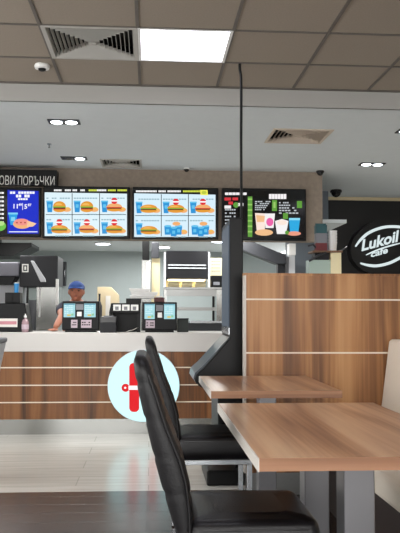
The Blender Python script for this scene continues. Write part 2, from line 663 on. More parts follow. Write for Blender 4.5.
# smoke detector, sprinkler, cameras
p = (-.78, 5.28)
t = thing('smoke_detector', 'round white smoke detector on the tiles beside the large vent', 'smoke detector', (p[0], p[1], ZC))
MB().lathe((p[0], p[1], ZC), [(.05, 0), (.056, -.012), (.05, -.03), (.03, -.032)][::-1], 24).build('body', MT['white'], t, smooth=False)
MB().lathe((p[0], p[1], ZC - .048), [(.014, 0), (.026, .006), (.028, .016)], 20).build('sensor', MT['black'], t)
t = thing('ceiling_sprinkler', 'tiny dark sprinkler head on the plain white ceiling', 'sprinkler', (-.98, 7.17, ZL))
MB().lathe((-.98, 7.17, ZL - .006), [(.022, 0), (.02, .012)], 14).build('collar', MT['silver'], t)
MB().lathe((-.98, 7.17, ZL - .04), [(.012, 0), (.012, .003), (.005, .006), (.006, .034)], 12).build('head', MT['dark_grey'], t)


def dome(x, y, z, r, label):
    t = thing('ceiling_camera', label, 'security camera', (x, y, z))
    MB().lathe((x, y, z - r * .5), [(r, 0), (r * 1.05, r * .2), (r * .9, r * .5)], 18).build('base', MT['white'] if r < .04 else MT['graphite'], t)
    MB().ball((x, y, z - r * .5), r * .85, 16, 0, -.5, 0).build('dome', MT['black_gloss'], t, smooth=True)


dome(2.44, 9.6, ZL + .004, .075, 'black dome camera under the ceiling above the dark cafe wall')
dome(1.93, 8.31, ZL + .004, .045, 'small dome camera at the right corner of the menu wall')
dome(.40, 8.28, ZL + .004, .035, 'tiny dome camera above the second menu screen')

# ------------------------------------------------------------------ menu screens
YS = YM - .07


def screen_frame(px0, px1, py0, py1, label, Y=YS):
    a, b = at(px0, py1, Y), at(px1, py0, Y)
    t = thing('menu_screen', label, 'menu screen', ((a.x + b.x) / 2, Y, a.z), 'menu screens above the counter')
    MB().box(a.x, b.x, Y, YM, a.z, b.z).build('frame', MT['black'], t, bevel=.006)
    return t


def chunks(mb, x0, x1, y0, y1, Y, m, n, gap=.22):
    """a line of writing too small to read: a row of short strokes"""
    w = (x1 - x0) / n
    for k in range(n):
        if random.random() < .12:
            continue
        mb.prect(x0 + k * w, x0 + (k + 1 - gap) * w, y0, y1, Y, m)


BUN, BUN2, PAT, LET, TOM, FRY, CUP, CUPL, RED, WHT, INK, CRM = range(1, 13)
FOODM = ['#dff3fb', '#e59a2e', '#f3bb5c', '#6b3417', '#7fb83a', '#d8452a', '#f3b070', '#1f93d6', '#63c3ee', '#e0242f', '#ffffff', '#8fb0bc', '#fbe0b0']


def food(mb, cx, cy, Y, kind):
    """a meal picture about 26 px wide centred at cx, cy: cup, burger, side"""
    y = Y - .0008
    # cup
    if kind != 'cups':
        mb.ppoly([(cx - 12, cy - 6), (cx - 11, cy + 5), (cx - 6.3, cy + 5), (cx - 5.4, cy - 6)], y, CUP)
        mb.prect(cx - 12.2, cx - 5.2, cy - 6.6, cy - 5.2, y - .0004, CUPL)
        mb.prect(cx - 10.2, cx - 7.2, cy - 3, cy + .5, y - .0004, CUPL)
    # side
    mb.pell(cx + 8.5, cy + 2.4, 4.2, 2.3, y, FRY)
    mb.pell(cx + 9, cy + 1.2, 2.6, 1.3, y - .0004, BUN2)
    if kind == 'burger':
        mb.pell(cx + 1, cy - .6, 6.4, 5.4, y - .0004, BUN, 0, 180)
        mb.pell(cx, cy - 2, 3.6, 2.2, y - .0006, BUN2, 0, 180)
        mb.prect(cx - 5.6, cx + 7.4, cy - .8, cy + .4, y - .0007, LET)
        mb.prect(cx - 5, cx + 7, cy + .3, cy + 2, y - .0008, PAT)
        mb.prect(cx - 5.2, cx + 7.2, cy + 1.7, cy + 2.5, y - .0009, TOM)
        mb.pell(cx + 1, cy + 2.3, 6.2, 2.7, y - .0010, BUN, 180, 360)
    elif kind == 'wide':
        mb.pell(cx + 1, cy + .2, 8.6, 3.9, y - .0004, BUN, 0, 180)
        mb.pell(cx - .5, cy - 1.2, 4.6, 1.4, y - .0006, BUN2, 0, 180)
        mb.prect(cx - 7.4, cx + 9, cy - .2, cy + .9, y - .0007, LET)
        mb.prect(cx - 6.8, cx + 8.4, cy + .7, cy + 2.1, y - .0008, PAT)
        mb.pell(cx + 1, cy + 1.9, 8.4, 2.8, y - .0010, BUN, 180, 360)
    elif kind == 'salmon':
        mb.pell(cx + 1, cy + .2, 8, 4.2, y - .0004, FRY, 0, 180)
        mb.prect(cx - 6.8, cx + 8.8, cy - .2, cy + .7, y - .0007, TOM)
        mb.prect(cx - 6.2, cx + 8, cy + .6, cy + 1.8, y - .0008, PAT)
        mb.pell(cx + 1, cy + 1.6, 7.8, 2.8, y - .0010, BUN, 180, 360)
    elif kind == 'cups':
        for dx, dy in ((-7, 0), (-1, 1.5), (4, 0)):
            mb.ppoly([(cx + dx - 3.6, cy - 4 + dy), (cx + dx - 3, cy + 5 + dy), (cx + dx + 2.6, cy + 5 + dy), (cx + dx + 3.4, cy - 4 + dy)], y - .0004, CUP)
            mb.pell(cx + dx, cy - 3.6 + dy, 3.4, 1.1, y - .0006, CUPL)
            mb.prect(cx + dx - 1.7, cx + dx + 1.3, cy - .6 + dy, cy + 2.6 + dy, y - .0006, CUPL)
        mb.pell(cx + 1.5, cy - 6, 4, 2, y - .0008, FRY)


def badge(mb, cx, cy, Y):
    mb.pell(cx, cy, 3.2, 3.2, Y - .003, RED)
    mb.prect(cx - 3.2, cx + 3.2, cy - .7, cy + .7, Y - .0034, WHT)


def menu_board(px0, px1, py0, py1, label, rows, tint, header):
    t = screen_frame(px0, px1, py0, py1, label)
    Y = YS - .002
    mb = MB()
    w = px1 - px0
    top = py0 + 6
    mb.prect(px0 + 1.2, px1 - 1.2, py0 + 1, py1 - 1, Y, 13)
    ax0, ax1, ay0, ay1 = px0 + 2.2, px1 - 3, top, py1 - 2
    mb.ppoly([(ax0, ay0 - .7), (ax0, ay1), (ax1, ay1 - .2), (ax1, ay0 + .7)], Y - .0006, 0)
    cw = (ax1 - ax0) / 3
    for k in (1, 2):
        mb.prect(ax0 + k * cw - .35, ax0 + k * cw + .35, ay0 + .3, ay1 - .6, Y - .0012, INK + 2)
    mb.prect(ax0 + 1, ax1 - 1, (ay0 + ay1) / 2 - .2, (ay0 + ay1) / 2 + .4, Y - .0012, INK + 2)
    for r in range(2):
        for c in range(3):
            cx = ax0 + (c + .5) * cw
            cy = ay0 + (ay1 - ay0) * (.30 + .5 * r) + .5
            chunks(mb, cx - 12, cx + 12, cy - 8.8, cy - 7.6, Y - .0012, INK, 9)
            food(mb, cx, cy + .8, Y - .0012, rows[r][c][0])
            if rows[r][c][1]:
                badge(mb, cx + 1, cy - 5.6, Y - .0012)
            chunks(mb, cx - 3, cx + 11, cy + 7.4, cy + 8.6, Y - .0012, INK, 6)
    for (a, b, colr) in header:
        chunks(mb, a, b, py0 + 2.4, py0 + 4.2, Y - .0012, colr, max(2, int((b - a) / 1.5)), .15)
    mats = [E(tint)] + [E(c) for c in FOODM[1:]] + [MT['black_gloss'], E('#c2dde9'), E('#d7e24a'), E('#f4f25a')]
    mb.build('display', mats, t, recalc=False)
    return t, mats


menu_board(42.5, 130, 187, 238, 'lit menu screen of six burger meals, right of the royal blue promotion',
           [[('burger', 0), ('burger', 0), ('salmon', 1)], [('wide', 1), ('salmon', 1), ('wide', 1)]], '#dff3fb',
           [(54, 85, WHT), (87, 97, 15), (97, 108, WHT), (108, 127, 15)])
t2, mm = menu_board(132, 218.5, 188, 239, 'lit menu screen of six meals, two of them blue cups, left of the kiosk top',
                    [[('wide', 0), ('wide', 1), ('salmon', 1)], [('wide', 0), ('cups', 0), ('cups', 0)]], '#d8f0fc',
                    [(136, 181, WHT), (183, 200, 15)])
lg = MB()
Yq = YS - .006
lg.ppoly([(200, 190), (200.5, 195), (208, 195.3), (207.5, 190)], Yq, 0)
lg.pell(204, 192.6, 2.6, 1.7, Yq - .0006, 1)
lg.build('corner_badge', [E('#f4f25a'), E('#b9c93a')], t2, recalc=False)

# blue promotion screen at the left edge
t = screen_frame(-47, 41, 187.6, 236, 'menu screen cut by the left edge, half black half royal blue promotion')
mb = MB()
Y = YS - .002
mb.prect(-46, 40, 188.5, 235, Y, 0)
mb.ppoly([(7.5, 190), (7.5, 233.6), (38.5, 233.8), (38.5, 191)], Y - .0006, 1)
for (a, b, c, d, n) in ((10, 35, 191.5, 193.8, 9), (16, 30, 194.6, 197.4, 5), (18, 28, 198.2, 200, 4)):
    chunks(mb, a, b, c, d, Y - .0012, 2, n, .16)
pz = at(14, 208, Y - .0012)
sc = (Y - .0012) / F
mb.text('11', 4.6 * sc, at(13.5, 208.5, Y - .0012), 2, bold=.02)
mb.text('49', 2.6 * sc, at(18.3, 206, Y - .0012), 2, bold=.02)
mb.prect(22.4, 22.9, 203, 210, Y - .0012, 2)
mb.text('5', 4.6 * sc, at(24.3, 208.8, Y - .0012), 2, bold=.02)
mb.text('87', 2.6 * sc, at(27.8, 206.2, Y - .0012), 2, bold=.02)
mb.ppoly([(8.5, 213.5), (10.5, 225), (15.5, 225), (17.5, 213.5)], Y - .0012, 3)
mb.prect(8.2, 17.8, 212.6, 214.4, Y - .0016, 4)
mb.prect(11, 15, 217, 221, Y - .0016, 4)
mb.pell(22, 224, 9, 4.8, Y - .0018, 5)
mb.pell(21.5, 222, 7.5, 3.4, Y - .0021, 7)
for cx in (17, 21, 25):
    mb.pell(cx, 222.6, .9, .7, Y - .0024, 6)
mb.ppoly([(27, 220.5), (36.5, 223.5), (33, 226.5), (27, 227)], Y - .0021, 8)
mb.prect(9, 37.5, 231.4, 232.2, Y - .0012, 2)
# left black half
for r in range(8):
    chunks(mb, -40, 4.5, 192 + 4.2 * r, 193.8 + 4.2 * r, Y - .0012, 2, 14)
mb.pell(0, 226, 6, 5, Y - .0016, 9)
mb.pell(1, 223.5, 3.4, 2.4, Y - .002, 10)
mb.build('display', [MT['black_gloss'], E('#0b28c8'), E('#ffffff'), E('#1f9fe4'), E('#7fd4f6'), E('#f0b27a'), E('#9a3a20'), E('#f1948a'), E('#f7cba0'), E('#6cc24a'), E('#b7e08a')], t, recalc=False)

# dark screen with drinks
t = screen_frame(222, 306, 189, 240, 'dark menu screen of ice creams and green lists, right of the black kiosk top')
mb = MB()
mb.prect(223, 305, 190, 239, Y, 0)
chunks(mb, 225, 247, 192.5, 195, Y - .001, 1, 6, .1)
for r in range(3):
    mb.prect(224.5 + (r == 1) * 4, 231 + (r == 1) * 2, 197.5 + r * 4, 200.5 + r * 4, Y - .001, (2, 2, 1)[r])
mb.prect(232.5, 238, 197.5, 200.3, Y - .001, 2)
mb.pell(236, 205, 2.8, 2.8, Y - .001, 3)
for r in range(6):
    chunks(mb, 225, 236, 209 + r * 3.4, 210.4 + r * 3.4, Y - .001, 4, 5)
mb.prect(247.8, 252.3, 196.5, 237, Y - .001, 3)
for r in range(7):
    mb.prect(247.8, 252.3, 198.5 + r * 5.4, 200 + r * 5.4, Y - .0014, 5)
chunks(mb, 238, 247, 203, 206, Y - .001, 1, 3)
mb.ppoly([(235, 224), (233, 229), (238, 229), (239, 224)], Y - .001, 3)
# right part
chunks(mb, 269, 289.5, 194, 199, Y - .001, 1, 7, .1)
for r in range(5):
    chunks(mb, 255, 271 - r * 1.5, 201 + r * 2, 202.2 + r * 2, Y - .001, 4, 6)
    chunks(mb, 279, 291 + r * 2, 202 + r * 2.6, 203.4 + r * 2.6, Y - .001, 4, 6)
mb.prect(272, 277, 200, 211, Y - .001, 3)
mb.prect(273.5, 275.5, 202, 208, Y - .0014, 5)
mb.prect(297, 302, 201, 208, Y - .001, 3)
mb.prect(283, 288, 213, 219, Y - .001, 3)
mb.ppoly([(255, 213), (257, 233), (264.5, 233), (266, 213.5)], Y - .001, 6)
mb.ppoly([(256, 215), (257, 222), (264, 222), (265, 216)], Y - .0014, 7)
mb.ppoly([(264.5, 213.5), (265.5, 228), (273.5, 228), (275, 213.5)], Y - .0012, 1)
mb.pell(269.8, 222, 3.6, 4.2, Y - .0016, 8)
mb.pell(264, 232.5, 9, 3.2, Y - .0018, 7)
mb.ppoly([(275, 221), (277, 234), (286, 234), (288.5, 221), (282, 219)], Y - .0012, 1)
mb.pell(282, 222.5, 5, 2.6, Y - .0016, 6)
mb.ppoly([(289, 219), (290, 232), (298.5, 232), (300, 219)], Y - .0012, 9)
mb.prect(289, 300, 218, 220.2, Y - .0016, 10)
mb.pell(294, 233.5, 7, 2.2, Y - .002, 11)
mb.pell(287, 232.5, 2, 2, Y - .0022, 3)
mb.build('display', [MT['black_gloss'], E('#f6f3f4'), E('#d4303a'), E('#5b9a36'), E('#b9bfc4'), E('#9ccb6a'), E('#fbe6da'), E('#f0bd8a'), E('#ec5fa8'), E('#22a8e0'), E('#8adcf6'), E('#eb9a80')], t, recalc=False)

# black box sign over the left screen
Yb = YM - .16
a, b = at(-60, 186.9, Yb), at(57, 170, Yb)
a.z = at(42.5, 187, YS).z + .012
t = thing('order_sign', 'black box sign with white Cyrillic capitals above the blue screen', 'sign', ((a.x + b.x) / 2, Yb, a.z))
MB().box(a.x, b.x, Yb, YM, a.z, b.z).build('box', MT['black'], t, bevel=.004)
pr = at(54.5, 185.8, Yb)
MB().text('ГОТОВИ ПОРЪЧКИ', 9.6 * Yb / F, (pr.x, Yb - .003, pr.z), 0, width=(at(54.5, 185, Yb).x - at(-15.5, 185, Yb).x), bold=.0, align='RIGHT').build('lettering', MT['letter'], t, recalc=False)

# ------------------------------------------------------------------ service counter
CX0, CX1 = -2.3, 2.25
CY = 7.13
t = thing('service_counter', 'long wood fronted service counter with a white top and steel kick plate', 'counter', (0, 7.4, 0))
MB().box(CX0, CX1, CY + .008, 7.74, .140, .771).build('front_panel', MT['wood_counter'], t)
MB().box(CX0, CX1, CY, 7.78, .771, .95).build('worktop', MT['solid_white'], t, bevel=.006)
MB().box(CX0, CX1, CY + .006, 7.74, 0, .140).build('kick_plate', MT['steel'], t)
for z in (.622, .457, .297):
    MB().box(CX0, CX1, CY + .003, CY + .009, z - .005, z + .005).build('inlay_strip', MT['inlay'], t)

# round lit sign
SY = CY - .06
c = at(143.7, 385.8, SY)
R = 35.6 * SY / F
t = thing('round_sign', 'round glowing pale cyan sign with red H logo on the counter front', 'sign', (c.x, SY + .03, c.z - R))
MB().rings([[(c.x + R * math.cos(2 * PI * i / 64), y, c.z + R * math.sin(2 * PI * i / 64)) for i in range(64)] for y in (SY + .003, CY)], 0).build('casing', MT['pale_grey'], t)
Rf = R * .985
MB().rings([[(c.x + rr * math.cos(2 * PI * i / 64), y, c.z + rr * math.sin(2 * PI * i / 64)) for i in range(64)] for rr, y in ((Rf, SY), (Rf, SY + .004))], 0).build('face', MT['sign_cyan'], t)
mb = MB()


def capsule(mb, x0, x1, y0, y1, Y, m):
    r = (x1 - x0) / 2 * .85
    pts = []
    for (cx, cy, a0) in ((x1 - r, y0 + r, 0), (x0 + r, y0 + r, 90), (x0 + r, y1 - r, 180), (x1 - r, y1 - r, 270)):
        for k in range(7):
            a = math.radians(a0 + 15 * k)
            pts.append((cx + r * math.cos(a), cy - r * math.sin(a)))
    mb.ppoly(pts, Y, m)


capsule(mb, 129.2, 139.2, 363, 412, SY - .002, 0)
capsule(mb, 148.2, 158.2, 363, 412, SY - .002, 0)
mb.prect(139, 148.4, 384, 392, SY - .002, 0)
mb.pell(125.6, 387.8, 4.1, 4.1, SY - .0025, 0)
mb.prect(128.5, 158.2, 385.7, 389.8, SY - .003, 1)
mb.pell(125.2, 387.8, 1.1, 1.1, SY - .003, 1)
mb.build('logo', [MT['sign_red'], MT['sign_white']], t, recalc=False)

# ------------------------------------------------------------------ tables
def table(x0, x1, y0, y1, cols, label):
    t = thing('dining_table', label, 'table', ((x0 + x1) / 2, (y0 + y1) / 2, 0), 'wooden dining tables')
    top = MB()
    top.box(x0 + .003, x1 - .003, y0 + .003, y1 - .003, .714, .75)
    MB().box(x0 + .003, x1 - .003, y0, y0 + .003, .7135, .7495).build('front_edging', MT['wood_edge'], t)
    top.build('tabletop', MT['wood_table'], t, bevel=.002)
    ed = MB()
    ed.box(x0, x0 + .003, y0, y1, .712, .749)
    ed.build('lit_side_edging', MT['edge_white_and_lit'], t)  # left edge only, its pale colour stands in for window light
    for y in cols:
        cl = MB().box(.603, .70, y, y + .1, .012, .705).build('column', MT['column'], t, bevel=.004)
        MB().box(.58, .723, y - .06, y + .16, .705, .714).build('bracket', MT['black'], cl)
        MB().box(.45, .86, y - .12, y + .22, 0, .012).build('foot_plate', MT['column'], cl)


table(.30, 1.0, 2.055, 3.29, (2.30, 2.89), 'large wood grain dining table nearest the camera')
table(.31, .99, 3.785, 4.69, (4.10,), 'smaller wood grain dining table behind the nearest one')

# ------------------------------------------------------------------ chairs
def make_chair(y0, y1, label):
    t = thing('dining_chair', label, 'chair', (.3, (y0 + y1) / 2, 0), 'black leather dining chairs')
    prof = [(.37, .108, .150), (.463, .082, .147), (.522, .064, .144), (.599, .040, .134), (.671, .020, .114), (.774, -.006, .070),
            (.865, -.029, .040), (.925, -.0425, .020), (.968, -.050, .005), (.990, -.0525, -.003), (1.004, -.047, -.013), (1.009, -.037, -.021)]
    # resample
    rows = []
    for k in range(len(prof) - 1):
        n = 8 if prof[k + 1][0] - prof[k][0] > .05 else 3
        for j in range(n):
            u = j / n
            rows.append([prof[k][i] * (1 - u) + prof[k + 1][i] * u for i in range(3)])
    rows.append(list(prof[-1]))
    # smooth
    for _ in range(3):
        rows = [rows[0]] + [[rows[k][0]] + [(rows[k - 1][i] + 2 * rows[k][i] + rows[k + 1][i]) / 4 for i in (1, 2)] for k in range(1, len(rows) - 1)] + [rows[-1]]
    NW = 40
    rings = []
    for z, xr, xf in rows:
        inset = 0.0
        if z > .95:
            q = (z - .95) / (1.009 - .95)
            inset = .055 * (1 - math.sqrt(max(0, 1 - q * q)))
        ya, yb = y0 + inset, y1 - inset
        ring = []
        # stitched squares: grooves every 0.115 in height and across the width
        gz = min(abs(((z - .45) / .118) % 1 - .0), abs(((z - .45) / .118) % 1 - 1.0)) * .118
        groove_z = .0045 * math.exp(-(gz / .009) ** 2) if .45 < z < .96 else 0

        def gy(y):
            u = ((y - y0) / (y1 - y0) * 4) % 1
            return .0045 * math.exp(-((min(u, 1 - u)) * (y1 - y0) / 4 / .009) ** 2) if .02 < (y - y0) / (y1 - y0) < .98 else 0
        th = xf - xr
        r = min(.026, th * .42)
        for i in range(NW + 1):      # rear face, near -> far
            y = ya + r + (yb - ya - 2 * r) * i / NW
            ring.append((xr + groove_z + gy(y), y, z))
        for k in range(1, 8):        # far side rounding
            a = PI * k / 8
            ring.append((xr + th / 2 - math.cos(a) * (th / 2 - groove_z * .5), yb - r + math.sin(a) * (r - groove_z * .2), z))
        for i in range(NW + 1):
            y = yb - r - (yb - ya - 2 * r) * i / NW
            ring.append((xf - groove_z - gy(y), y, z))
        for k in range(1, 8):
            a = PI * k / 8
            ring.append((xr + th / 2 + math.cos(a) * (th / 2 - groove_z * .5), ya + r - math.sin(a) * (r - groove_z * .2), z))
        rings.append(ring)
    back = MB().rings(rings, 0).build('backrest', MT['leather'], t, smooth=True)
    # piping seams along both sides of the back
    for yy in (y0 + .004, y1 - .004):
        pts = [(xf - .014, yy, z) for z, xr, xf in rows if .4 < z < .955]
        MB().tube(pts, .0035, 6).build('piping', MT['piping'], back, smooth=True)
    # seat cushion
    sx0, sx1 = .125, .556
    st = MB()
    lev = [(.352, .012), (.362, .002), (.40, -.004), (.44, -.002), (.462, .002), (.472, .008), (.479, .018), (.483, .04), (.485, .09)]
    rr = []
    for z, ins in lev:
        ring = []
        a0, a1, b0, b1 = sx0 + ins, sx1 - ins, y0 + ins, y1 - ins
        cr = .035
        for (cx, cy, s0) in ((a1 - cr, b1 - cr, 0), (a0 + cr, b1 - cr, 90), (a0 + cr, b0 + cr, 180), (a1 - cr, b0 + cr, 270)):
            for k in range(6):
                a = math.radians(s0 + 18 * k)
                ring.append((cx + cr * math.cos(a), cy + cr * math.sin(a), z + (.004 * math.sin(19 * cx + 31 * cy + k) if ins > .02 else 0)))
        rr.append(ring)
    seat = MB().rings(rr, 0).build('seat', MT['leather'], t, smooth=True)
    pp = MB()
    b0, b1 = y0 + .004, y1 - .004
    loop = [(sx0 + .04, b0, .452), (sx1 - .04, b0, .452), (sx1 - .012, b0 + .012, .452), (sx1 - .002, b0 + .04, .452), (sx1 - .002, b1 - .04, .452), (sx1 - .012, b1 - .012, .452), (sx1 - .04, b1, .452), (sx0 + .04, b1, .452)]
    pp.tube(loop, .005, 8)
    pp.build('piping', MT['piping'], seat, smooth=True)
    fr = MB()
    fr.box(sx0 + .02, sx1 - .02, y0 + .012, y0 + .04, .325, .352)
    fr.box(sx0 + .02, sx1 - .02, y1 - .04, y1 - .012, .325, .352)
    fr.box(sx0 + .02, sx0 + .048, y0 + .04, y1 - .04, .325, .352)
    fr.box(sx1 - .048, sx1 - .02, y0 + .04, y1 - .04, .325, .352)
    fr.build('seat_frame', MT['silver'], t, bevel=.003)
    for lx in (sx0 + .034, sx1 - .036):
        for ly in (y0 + .026, y1 - .026):
            lean = -.045 if lx < .3 else 0
            lg = MB()
            h = .014
            lg.rings([[(lx - h + lean, ly - h, .006), (lx + h + lean, ly - h, .006), (lx + h + lean, ly + h, .006), (lx - h + lean, ly + h, .006)],
                      [(lx - h, ly - h, .326), (lx + h, ly - h, .326), (lx + h, ly + h, .326), (lx - h, ly + h, .326)]])
            leg = lg.build('leg', MT['silver'], t, bevel=.002)
            MB().box(lx - .016 + lean, lx + .016 + lean, ly - .016, ly + .016, 0, .006).build('foot_cap', MT['black'], leg)
    return t


ch = make_chair(2.41, 2.85, 'black quilted high back leather chair nearest the camera at the large table')
c2 = copy_tree(ch)
c2['label'] = 'black quilted high back leather chair at the smaller table, mostly hidden by the nearest chair'
c2.location.y += 1.64
c2.location.x += .027

# ------------------------------------------------------------------ partition and bench
PX0, PX1 = .60, 2.6
t = thing('partition', 'chest high walnut panelled partition with pale inlay lines behind the tables', 'partition', (1.6, 4.76, 0))
MB().box(PX0 + .012, PX1, 4.72, 4.80, .14, 1.385).build('panel', MT['wood_panel'], t)
MB().box(PX0, PX1, 4.714, 4.806, 1.385, 1.40).build('top_cap', MT['wood_panel'], t)
MB().box(PX0, PX0 + .012, 4.714, 4.806, .14, 1.385).build('end_trim', MT['edge_white_and_lit'], t)
for z in (1.232, .892, .55):
    MB().box(PX0 + .012, PX1, 4.715, 4.722, z - .005, z + .005).build('inlay_strip', MT['inlay'], t)
MB().box(PX0 + .012, PX1, 4.73, 4.79, 0, .14).build('kick_plate', MT['steel_h'], t)

t = thing('bench', 'cream leather bench along the right side facing the tables', 'bench', (1.3, 3.2, 0))
MB().box(1.05, 1.62, 1.2, 4.70, 0, .36).build('base', MT['dark_base'], t)
MB().box(.97, 1.46, 1.2, 4.70, .36, .47).build('seat', MT['cream'], t, bevel=.035, seg=5, smooth=False)
bp = [(1.455, .40), (1.53, .965), (1.545, .98), (1.59, .98), (1.605, .965), (1.62, .36), (1.46, .36)]
MB().prism(bp, 'Y', 1.2, 4.70).build('backrest', MT['cream'], t, bevel=.012, seg=3)

# ------------------------------------------------------------------ order kiosk with its cable
KY0, KY1 = 4.97, 5.50
t = thing('order_kiosk', 'tall black self order kiosk seen edge on between tables and counter', 'kiosk', (.55, 5.2, 0))
pr = [(.535, 1.775), (.545, 1.79), (.615, 1.79), (.625, 1.775), (.625, .20), (.46, .20), (.455, .59), (.335, .655), (.308, .68), (.30, .70), (.312, .735), (.36, .775), (.535, .975)]
MB().prism(pr, 'Y', KY0, KY1).build('body', MT['black'], t, bevel=.008, seg=2)
MB().box(.385, .645, KY0 + .02, KY1, 0, .10).build('foot', MT['black'], t, bevel=.012)
MB().box(.585, .622, KY0 + .1, KY1 - .1, .10, .20).build('post', MT['black'], t)
MB().box(.529, .5365, KY0 + .03, KY1 - .03, 1.05, 1.745).build('touch_screen', E('#9fb4cc', .2), t, bevel=.002)
MB().box(.5295, .536, KY0 + .02, KY1 - .02, 1.0, 1.045).build('sensor_bar', MT['silver'], t)
# silver edged sloping tray
sl = [(.533, .985), (.536, .977), (.362, .777), (.314, .737), (.302, .70), (.292, .70), (.302, .744), (.355, .79)]
MB().prism(sl, 'Y', KY0 + .006, KY1 - .006).build('sloping_tray', MT['tray_grey'], t, bevel=.003)
rd = MB().prism([(.40, .835), (.44, .88), (.455, .868), (.413, .822)], 'Y', 5.1, 5.28)
rd.build('card_reader', MT['graphite'], t, bevel=.004)

cb = MB()
pts = []
ctrl = [(.622, 5.14, 2.914), (.623, 5.142, 2.87), (.632, 5.145, 2.80), (.634, 5.15, 2.6), (.634, 5.16, 2.35), (.638, 5.18, 2.1), (.640, 5.19, 1.8), (.642, 5.2, 1.5), (.640, 5.2, 1.2), (.637, 5.2, .9), (.640, 5.2, .5), (.637, 5.2, .2)]
for k in range(len(ctrl) - 1):
    for j in range(4):
        u = j / 4
        p0, p1, p2, p3 = [Vector(ctrl[max(0, min(len(ctrl) - 1, k + d))]) for d in (-1, 0, 1, 2)]
        pts.append(.5 * ((2 * p1) + (-p0 + p2) * u + (2 * p0 - 5 * p1 + 4 * p2 - p3) * u * u + (-p0 + 3 * p1 - 3 * p2 + p3) * u ** 3))
pts.append(Vector(ctrl[-1]))
cb.tube(pts, .010, 8)
tag(cb.build('power_cable', MT['black'], smooth=True), 'thin black cable hanging from the tiled ceiling down behind the kiosk', 'cable')

# ------------------------------------------------------------------ pale tapered bin at left edge
Yt = 5.0
z1 = .965
t = thing('litter_bin', 'pale grey tapered bin with a darker rim cut by the left edge', 'bin', (-1.25, 5.2, 0))
bx = MB()


def rect(x0, x1, y0, y1, z):
    return [(x0, y0, z), (x1, y0, z), (x1, y1, z), (x0, y1, z)]


xr = at(6.2, 346, Yt + .4).x
bx.rings([rect(-1.34, xr - .165, Yt + .1, Yt + .3, 0), rect(-1.46, xr, Yt, Yt + .4, z1 - .035)])
bx.build('body', MT['pale_grey'], t, bevel=.008)
MB().box(-1.47, xr + .008, Yt - .012, Yt + .41, z1 - .035, z1).build('rim', MT['mid_grey'], t, bevel=.012, seg=3)

# ------------------------------------------------------------------ equipment on the counter
ZT = .95


def pos_terminal(px0, px1, py0, Y, scr, patches, cards, label):
    a, b = at(px0, py0, Y), at(px1, py0, Y)
    t = thing('till_terminal', label, 'till', ((a.x + b.x) / 2, Y + .1, ZT), 'black tills on the counter')
    MB().box(a.x, b.x, Y, Y + .10, ZT + .02, a.z).build('housing', MT['black'], t, bevel=.008)
    MB().box(a.x + .03, b.x - .03, Y - .01, Y + .22, ZT, ZT + .02).build('base', MT['black'], t, bevel=.004)
    for (x0, x1, y0, y1) in scr:
        s = MB()
        s.pbox(x0, x1, y0, y1, Y - .004, Y + .004)
        so = s.build('customer_display', E('#a9dde6'), t)
        u = MB()
        w = x1 - x0
        for k in range(5):
            chunks(u, x0 + 1, x1 - 2, y0 + 1.6 + k * 1.9, y0 + 2.4 + k * 1.9, Y - .006, 0, 4)
        u.prect(x0 + w * .3, x0 + w * .62, y1 - 2.8, y1 - 1.2, Y - .006, 1)
        u.prect(x0 + w * .66, x0 + w * .86, y1 - 3.8, y1 - 1.6, Y - .006, 2)
        u.prect(x0 + .4, x1 - .4, y0 + .3, y0 + 1.2, Y - .006, 3)
        u.build('screen_content', [E('#d9f6fa'), E('#e6c95a'), E('#8fc99a'), E('#4a8fa8')], so, recalc=False)
    for i, (x0, x1, y0, y1) in enumerate(patches):
        MB().pbox(x0, x1, y0, y1, Y - .006, Y + .004).build('reader_window' if i else 'keypad', MT['mid_grey'] if i == 0 else MT['white'], t)
    for (x0, x1, y0, y1) in cards:
        cd = MB().pbox(x0, x1, y0, y1, Y - .005, Y + .003).build('card', MT['lilac'], t)
        w = MB()
        for k in range(2):
            chunks(w, x0 + .8, x1 - .8, y0 + 2 + k * 2.4, y0 + 3.2 + k * 2.4, Y - .0065, 0, 4)
        w.build('card_print', MT['dark_base'], cd, recalc=False)


pos_terminal(62.3, 99.5, 301, 7.31, [(63.6, 75.2, 303.6, 317.2), (84, 95.7, 303.6, 317.2)], [(76, 83.4, 304.2, 309.8), (77, 81.6, 311.8, 316.2)],
             [(71, 77.4, 319.8, 327.8), (81, 91.5, 319.8, 327.8)], 'black double screen till in front of the cashier in blue cap')
pos_terminal(142.3, 177, 302, 7.31, [(144.5, 154.8, 304, 319), (164, 175, 304, 319)], [(156, 163, 305, 311), (157.6, 162, 312.6, 317.6)],
             [(145.7, 154.8, 320.3, 328)], 'black double screen till to the right of the receipt machine')

# till at the far left with a sticker
Y = 7.33
a, b = at(-30, 303, Y), at(28, 303, Y)
t = thing('till_terminal', 'black till back with pink and white sticker at the left edge', 'till', ((a.x + b.x) / 2, Y + .1, ZT), 'black tills on the counter')
MB().prism([(a.x, ZT), (b.x + .02, ZT), (b.x - .03, a.z), (a.x, a.z)], 'Y', Y, Y + .22).build('housing', MT['black'], t, bevel=.008)
sk = MB().pbox(-16, 17.5, 318.5, 327, Y - .003, Y + .003).build('sticker', MT['paper'], t)
s = MB()
s.prect(-15, 16.5, 321.2, 324.4, Y - .0045, 0)
s.build('sticker_stripe', MT['pink'], sk, recalc=False)
ztop = a.z
a, b = at(5, 300, Y + .04), at(20, 300, Y + .04)
t = thing('cup_holder', 'black open box of straws standing on the left till', 'holder', ((a.x + b.x) / 2, Y + .1, ztop))
zt = at(5, 292.5, Y + .04).z
bx = MB()
x0, x1, y0, y1 = a.x, b.x, Y + .04, Y + .18
